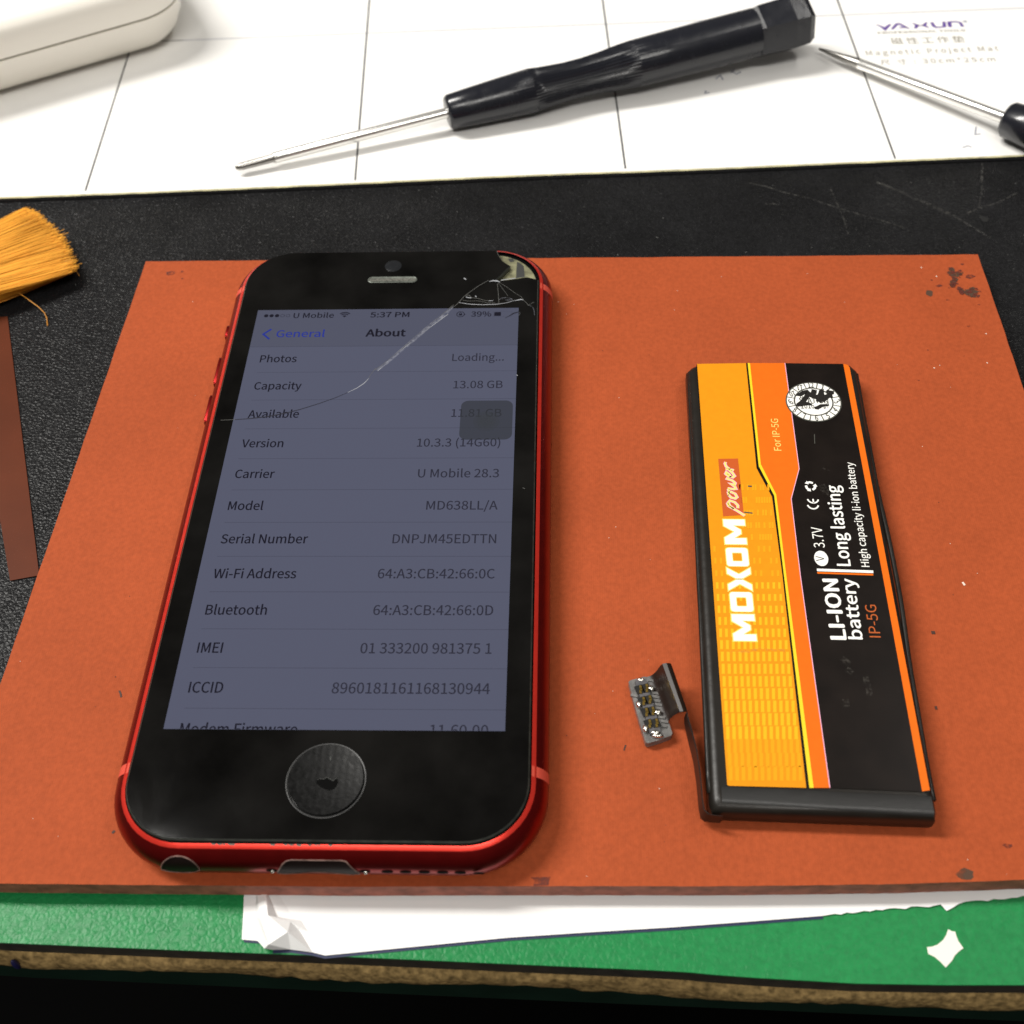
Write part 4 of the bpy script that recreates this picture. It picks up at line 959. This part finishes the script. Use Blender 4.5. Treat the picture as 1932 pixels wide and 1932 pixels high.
# ------------------------------------------------------------------ screwdrivers
def lathe(prof, n, flute=None, roll=0.0):
    bm = bmesh.new(); lp = []
    for x, r_ in prof:
        ring = []
        for k in range(n):
            a = 2*math.pi*k/n+roll; rr_ = r_
            if flute: rr_ = r_+flute(x, a)
            ring.append((x, rr_*math.cos(a), rr_*math.sin(a)))
        lp.append(ring)
    rings(bm, lp); return bm
def screwdriver(label, tip, hs, pointed, group):
    d = (hs-tip); L0 = d.length
    o = thing('screwdriver', label, 'screwdriver', tip, group)
    o.rotation_euler = d.to_track_quat('X', 'Z').to_euler()
    K = L0/.050
    if pointed: sh = [(.0, .00025), (.001, .0004), (.0045, .0007), (.009, .00105), (.0115, .00125)]
    else: sh = [(.0, .0003), (.0006, .0007), (.0016, .00085), (.0085, .00090), (.0092, .00122)]
    finish('shaft', lathe([(sh[-1][0]-.0002, sh[-1][1]-.0001), (sh[-1][0], sh[-1][1]), (L0+.004, sh[-1][1])], 20), M_chrome, o, True, 60)
    finish('tip', lathe(sh, 16), M_tip if not pointed else M_tip, o, True, 60)
    hp = [(L0, .0022), (L0+.0001, .0034), (L0+.0008, .0039), (L0+.006, .00425), (L0+.014, .0047), (L0+.0205, .0050), (L0+.0206, .0049), (L0+.0230, .0046), (L0+.029, .0042), (L0+.0335, .0042), (L0+.038, .0045), (L0+.0425, .0050), (L0+.046, .00525), (L0+.0462, .00535), (L0+.055, .0055), (L0+.065, .0056), (L0+.0765, .0056), (L0+.0767, .0045)]
    fl = lambda x, a: (.00009*math.cos(44*a) if L0+.0206 <= x <= L0+.046 else 0)
    finish('handle', lathe(hp, 176, fl), M_handle, o, True, 50)
    cp = [(L0+.0762, .0054), (L0+.0764, .0060), (L0+.0772, .0064), (L0+.085, .0067), (L0+.0885, .0065), (L0+.0900, .0054), (L0+.0902, .0046)]
    finish('end_cap', lathe(cp, 6, None, R(22)), M_handle, o, True)
    return o
t1 = at(444, 317, ZW+.0019); h1_ = at(843, 213, ZW+.0043)
o1 = screwdriver('black handled screwdriver with stepped chrome shaft lying across the grid lines', t1, h1_, False, 'black precision screwdrivers')
t2 = at(1545, 92, ZW+.0019); h2_ = at(1898, 224, ZW+.0043)
o2 = screwdriver('needle pointed screwdriver running out of the picture below the printed heading', t2, h2_, True, 'black precision screwdrivers')

# ------------------------------------------------------------------ cream device
dev = thing('cream_device', 'cream plastic device with rounded corner and thin seam, on the white mat', 'device', (-0.13, 0.19, ZW))
a0, a1 = at(0, 191, ZW), at(150, 147, ZW); dr = (a1-a0).xy.normalized(); nr = Vector((-dr.y, dr.x))
far = at(322, 40, ZW+.008)
Lx = (far.xy-a0.xy).dot(dr)+.006
def dev_loop(ins, z, rad=.013):
    hx, hy = .09, .055; P = rrect(hx-ins, hy-ins, max(.002, rad-ins), 10)
    cx_ = a0.xy+dr*(Lx-hx)+nr*(hy-.002)
    return [(cx_.x+dr.x*x+nr.x*y, cx_.y+dr.y*x+nr.y*y, z) for x, y in P]
ZD = ZW
bm = bmesh.new()
rings(bm, [dev_loop(.008, ZD), dev_loop(.0050, ZD+.0010), dev_loop(.0022, ZD+.0036), dev_loop(.0006, ZD+.0070), dev_loop(0, ZD+.0105)])
finish('lower_shell', bm, M_case, dev, smooth=40)
bm = bmesh.new(); rings(bm, [dev_loop(.0004, ZD+.0105), dev_loop(.0004, ZD+.0111)]); finish('seam', bm, M_seam, dev, smooth=40)
bm = bmesh.new()
rings(bm, [dev_loop(0, ZD+.0111), dev_loop(0, ZD+.0150), dev_loop(.0006, ZD+.0170), dev_loop(.0022, ZD+.0186), dev_loop(.0042, ZD+.0190), dev_loop(.020, ZD+.0195)])
finish('upper_shell', bm, M_case, dev, smooth=40)
bm = bmesh.new(); slab(bm, [p[:2] for p in dev_loop(.0195, 0, .004)], ZD+.0195, ZD+.0201, 0); finish('screen_panel', bm, M_panel, dev)
bm = bmesh.new(); slab(bm, [p[:2] for p in dev_loop(.026, 0, .004)], ZD+.0201, ZD+.0204, 0); finish('screen', bm, M_panel2, dev)

# ------------------------------------------------------------------ brush
br_ = thing('brush', 'flat brush with splayed amber bristles lying on the black mat', 'brush', tuple(at(0, 500, ZB)))
c = crop(0, 500, 3.8633)
bm = bmesh.new(); rr = random.Random(8)
root0, root1 = at(-150, 520, ZB+.0045), at(-125, 600, ZB+.0040)
tipU, tipL = [(330, 440), (470, 530), (600, 640), (700, 740), (770, 860), (815, 980), (850, 1080), (872, 1140)], None
def tip_at(s, z):
    k = s*(len(tipU)-1); i = min(int(k), len(tipU)-2); f_ = k-i
    return c(tipU[i][0]*(1-f_)+tipU[i+1][0]*f_, tipU[i][1]*(1-f_)+tipU[i+1][1]*f_, z)
dd_ = (tip_at(.5, ZB)-(root0+root1)/2).normalized()
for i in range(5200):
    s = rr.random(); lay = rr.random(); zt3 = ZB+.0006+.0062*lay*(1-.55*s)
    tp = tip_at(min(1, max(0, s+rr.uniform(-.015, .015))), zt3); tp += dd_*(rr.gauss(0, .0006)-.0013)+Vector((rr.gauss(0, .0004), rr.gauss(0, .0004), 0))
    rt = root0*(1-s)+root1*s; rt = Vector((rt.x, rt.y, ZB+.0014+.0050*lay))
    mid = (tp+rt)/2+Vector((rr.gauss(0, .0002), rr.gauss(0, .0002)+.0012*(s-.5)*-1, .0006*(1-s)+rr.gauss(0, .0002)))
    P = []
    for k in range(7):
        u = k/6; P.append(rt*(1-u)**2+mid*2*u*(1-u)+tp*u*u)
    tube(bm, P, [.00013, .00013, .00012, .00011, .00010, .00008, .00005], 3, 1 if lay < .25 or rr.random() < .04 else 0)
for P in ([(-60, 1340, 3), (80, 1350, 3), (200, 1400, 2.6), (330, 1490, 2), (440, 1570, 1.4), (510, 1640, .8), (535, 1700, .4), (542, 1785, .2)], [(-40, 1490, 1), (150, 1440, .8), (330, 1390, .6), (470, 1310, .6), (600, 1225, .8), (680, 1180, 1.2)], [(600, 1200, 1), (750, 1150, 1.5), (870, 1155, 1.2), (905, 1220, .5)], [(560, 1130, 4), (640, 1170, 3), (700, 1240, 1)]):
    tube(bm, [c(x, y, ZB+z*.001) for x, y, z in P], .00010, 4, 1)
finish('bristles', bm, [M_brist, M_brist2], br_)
ax = ((root0+root1)/2); dd = ((root0+root1)/2-tip_at(.5, ZB+.003)); dd.z = 0; dd.normalize(); pp = Vector((-dd.y, dd.x, 0))
bm = bmesh.new()
lp = []
for u, w_, h_ in ((-.004, .0056, .0034), (.0, .0056, .0034), (.016, .0050, .0032), (.020, .0042, .0032)):
    ctr2 = Vector((ax.x, ax.y, ZB+.0036))+dd*u; lp.append([ctr2+pp*(w_*math.cos(2*math.pi*k/20))+Vector((0, 0, h_*math.sin(2*math.pi*k/20))) for k in range(20)])
rings(bm, lp); finish('ferrule', bm, M_ferrule, br_, smooth=50)
bm = bmesh.new(); lp = []
for u, w_ in ((.018, .0030), (.03, .0034), (.07, .0032), (.11, .0026), (.118, .0014)):
    ctr2 = Vector((ax.x, ax.y, ZB+.0036))+dd*u; lp.append([ctr2+pp*(w_*math.cos(2*math.pi*k/20))+Vector((0, 0, w_*math.sin(2*math.pi*k/20))) for k in range(20)])
rings(bm, lp); finish('handle', bm, M_wood, br_, smooth=50)

# ------------------------------------------------------------------ amber film strip
bm = bmesh.new()
N_ = 14
a_, b_, c_, d_ = at(-62, 603, ZB), at(15, 599, ZB), at(75, 1087, ZB), at(20, 1097, ZB)
for i in range(N_):
    def P(s, k): p = (a_*(1-s)+d_*s)*(1-k)+(b_*(1-s)+c_*s)*k; return p+Vector((0, 0, .0002))
    s0_, s1_ = i/N_, (i+1)/N_
    bm.faces.new([bm.verts.new(P(*q_)) for q_ in ((s0_, 0), (s1_, 0), (s1_, 1), (s0_, 1))])
bmesh.ops.remove_doubles(bm, verts=bm.verts, dist=1e-7)
o = finish('film_strip', bm, M_tape, origin=(a_.x, a_.y, ZB))
md = o.modifiers.new('thickness', 'SOLIDIFY'); md.thickness = .00008
tag(o, 'translucent brown film strip lying on the black mat left of the orange mat', 'film strip')
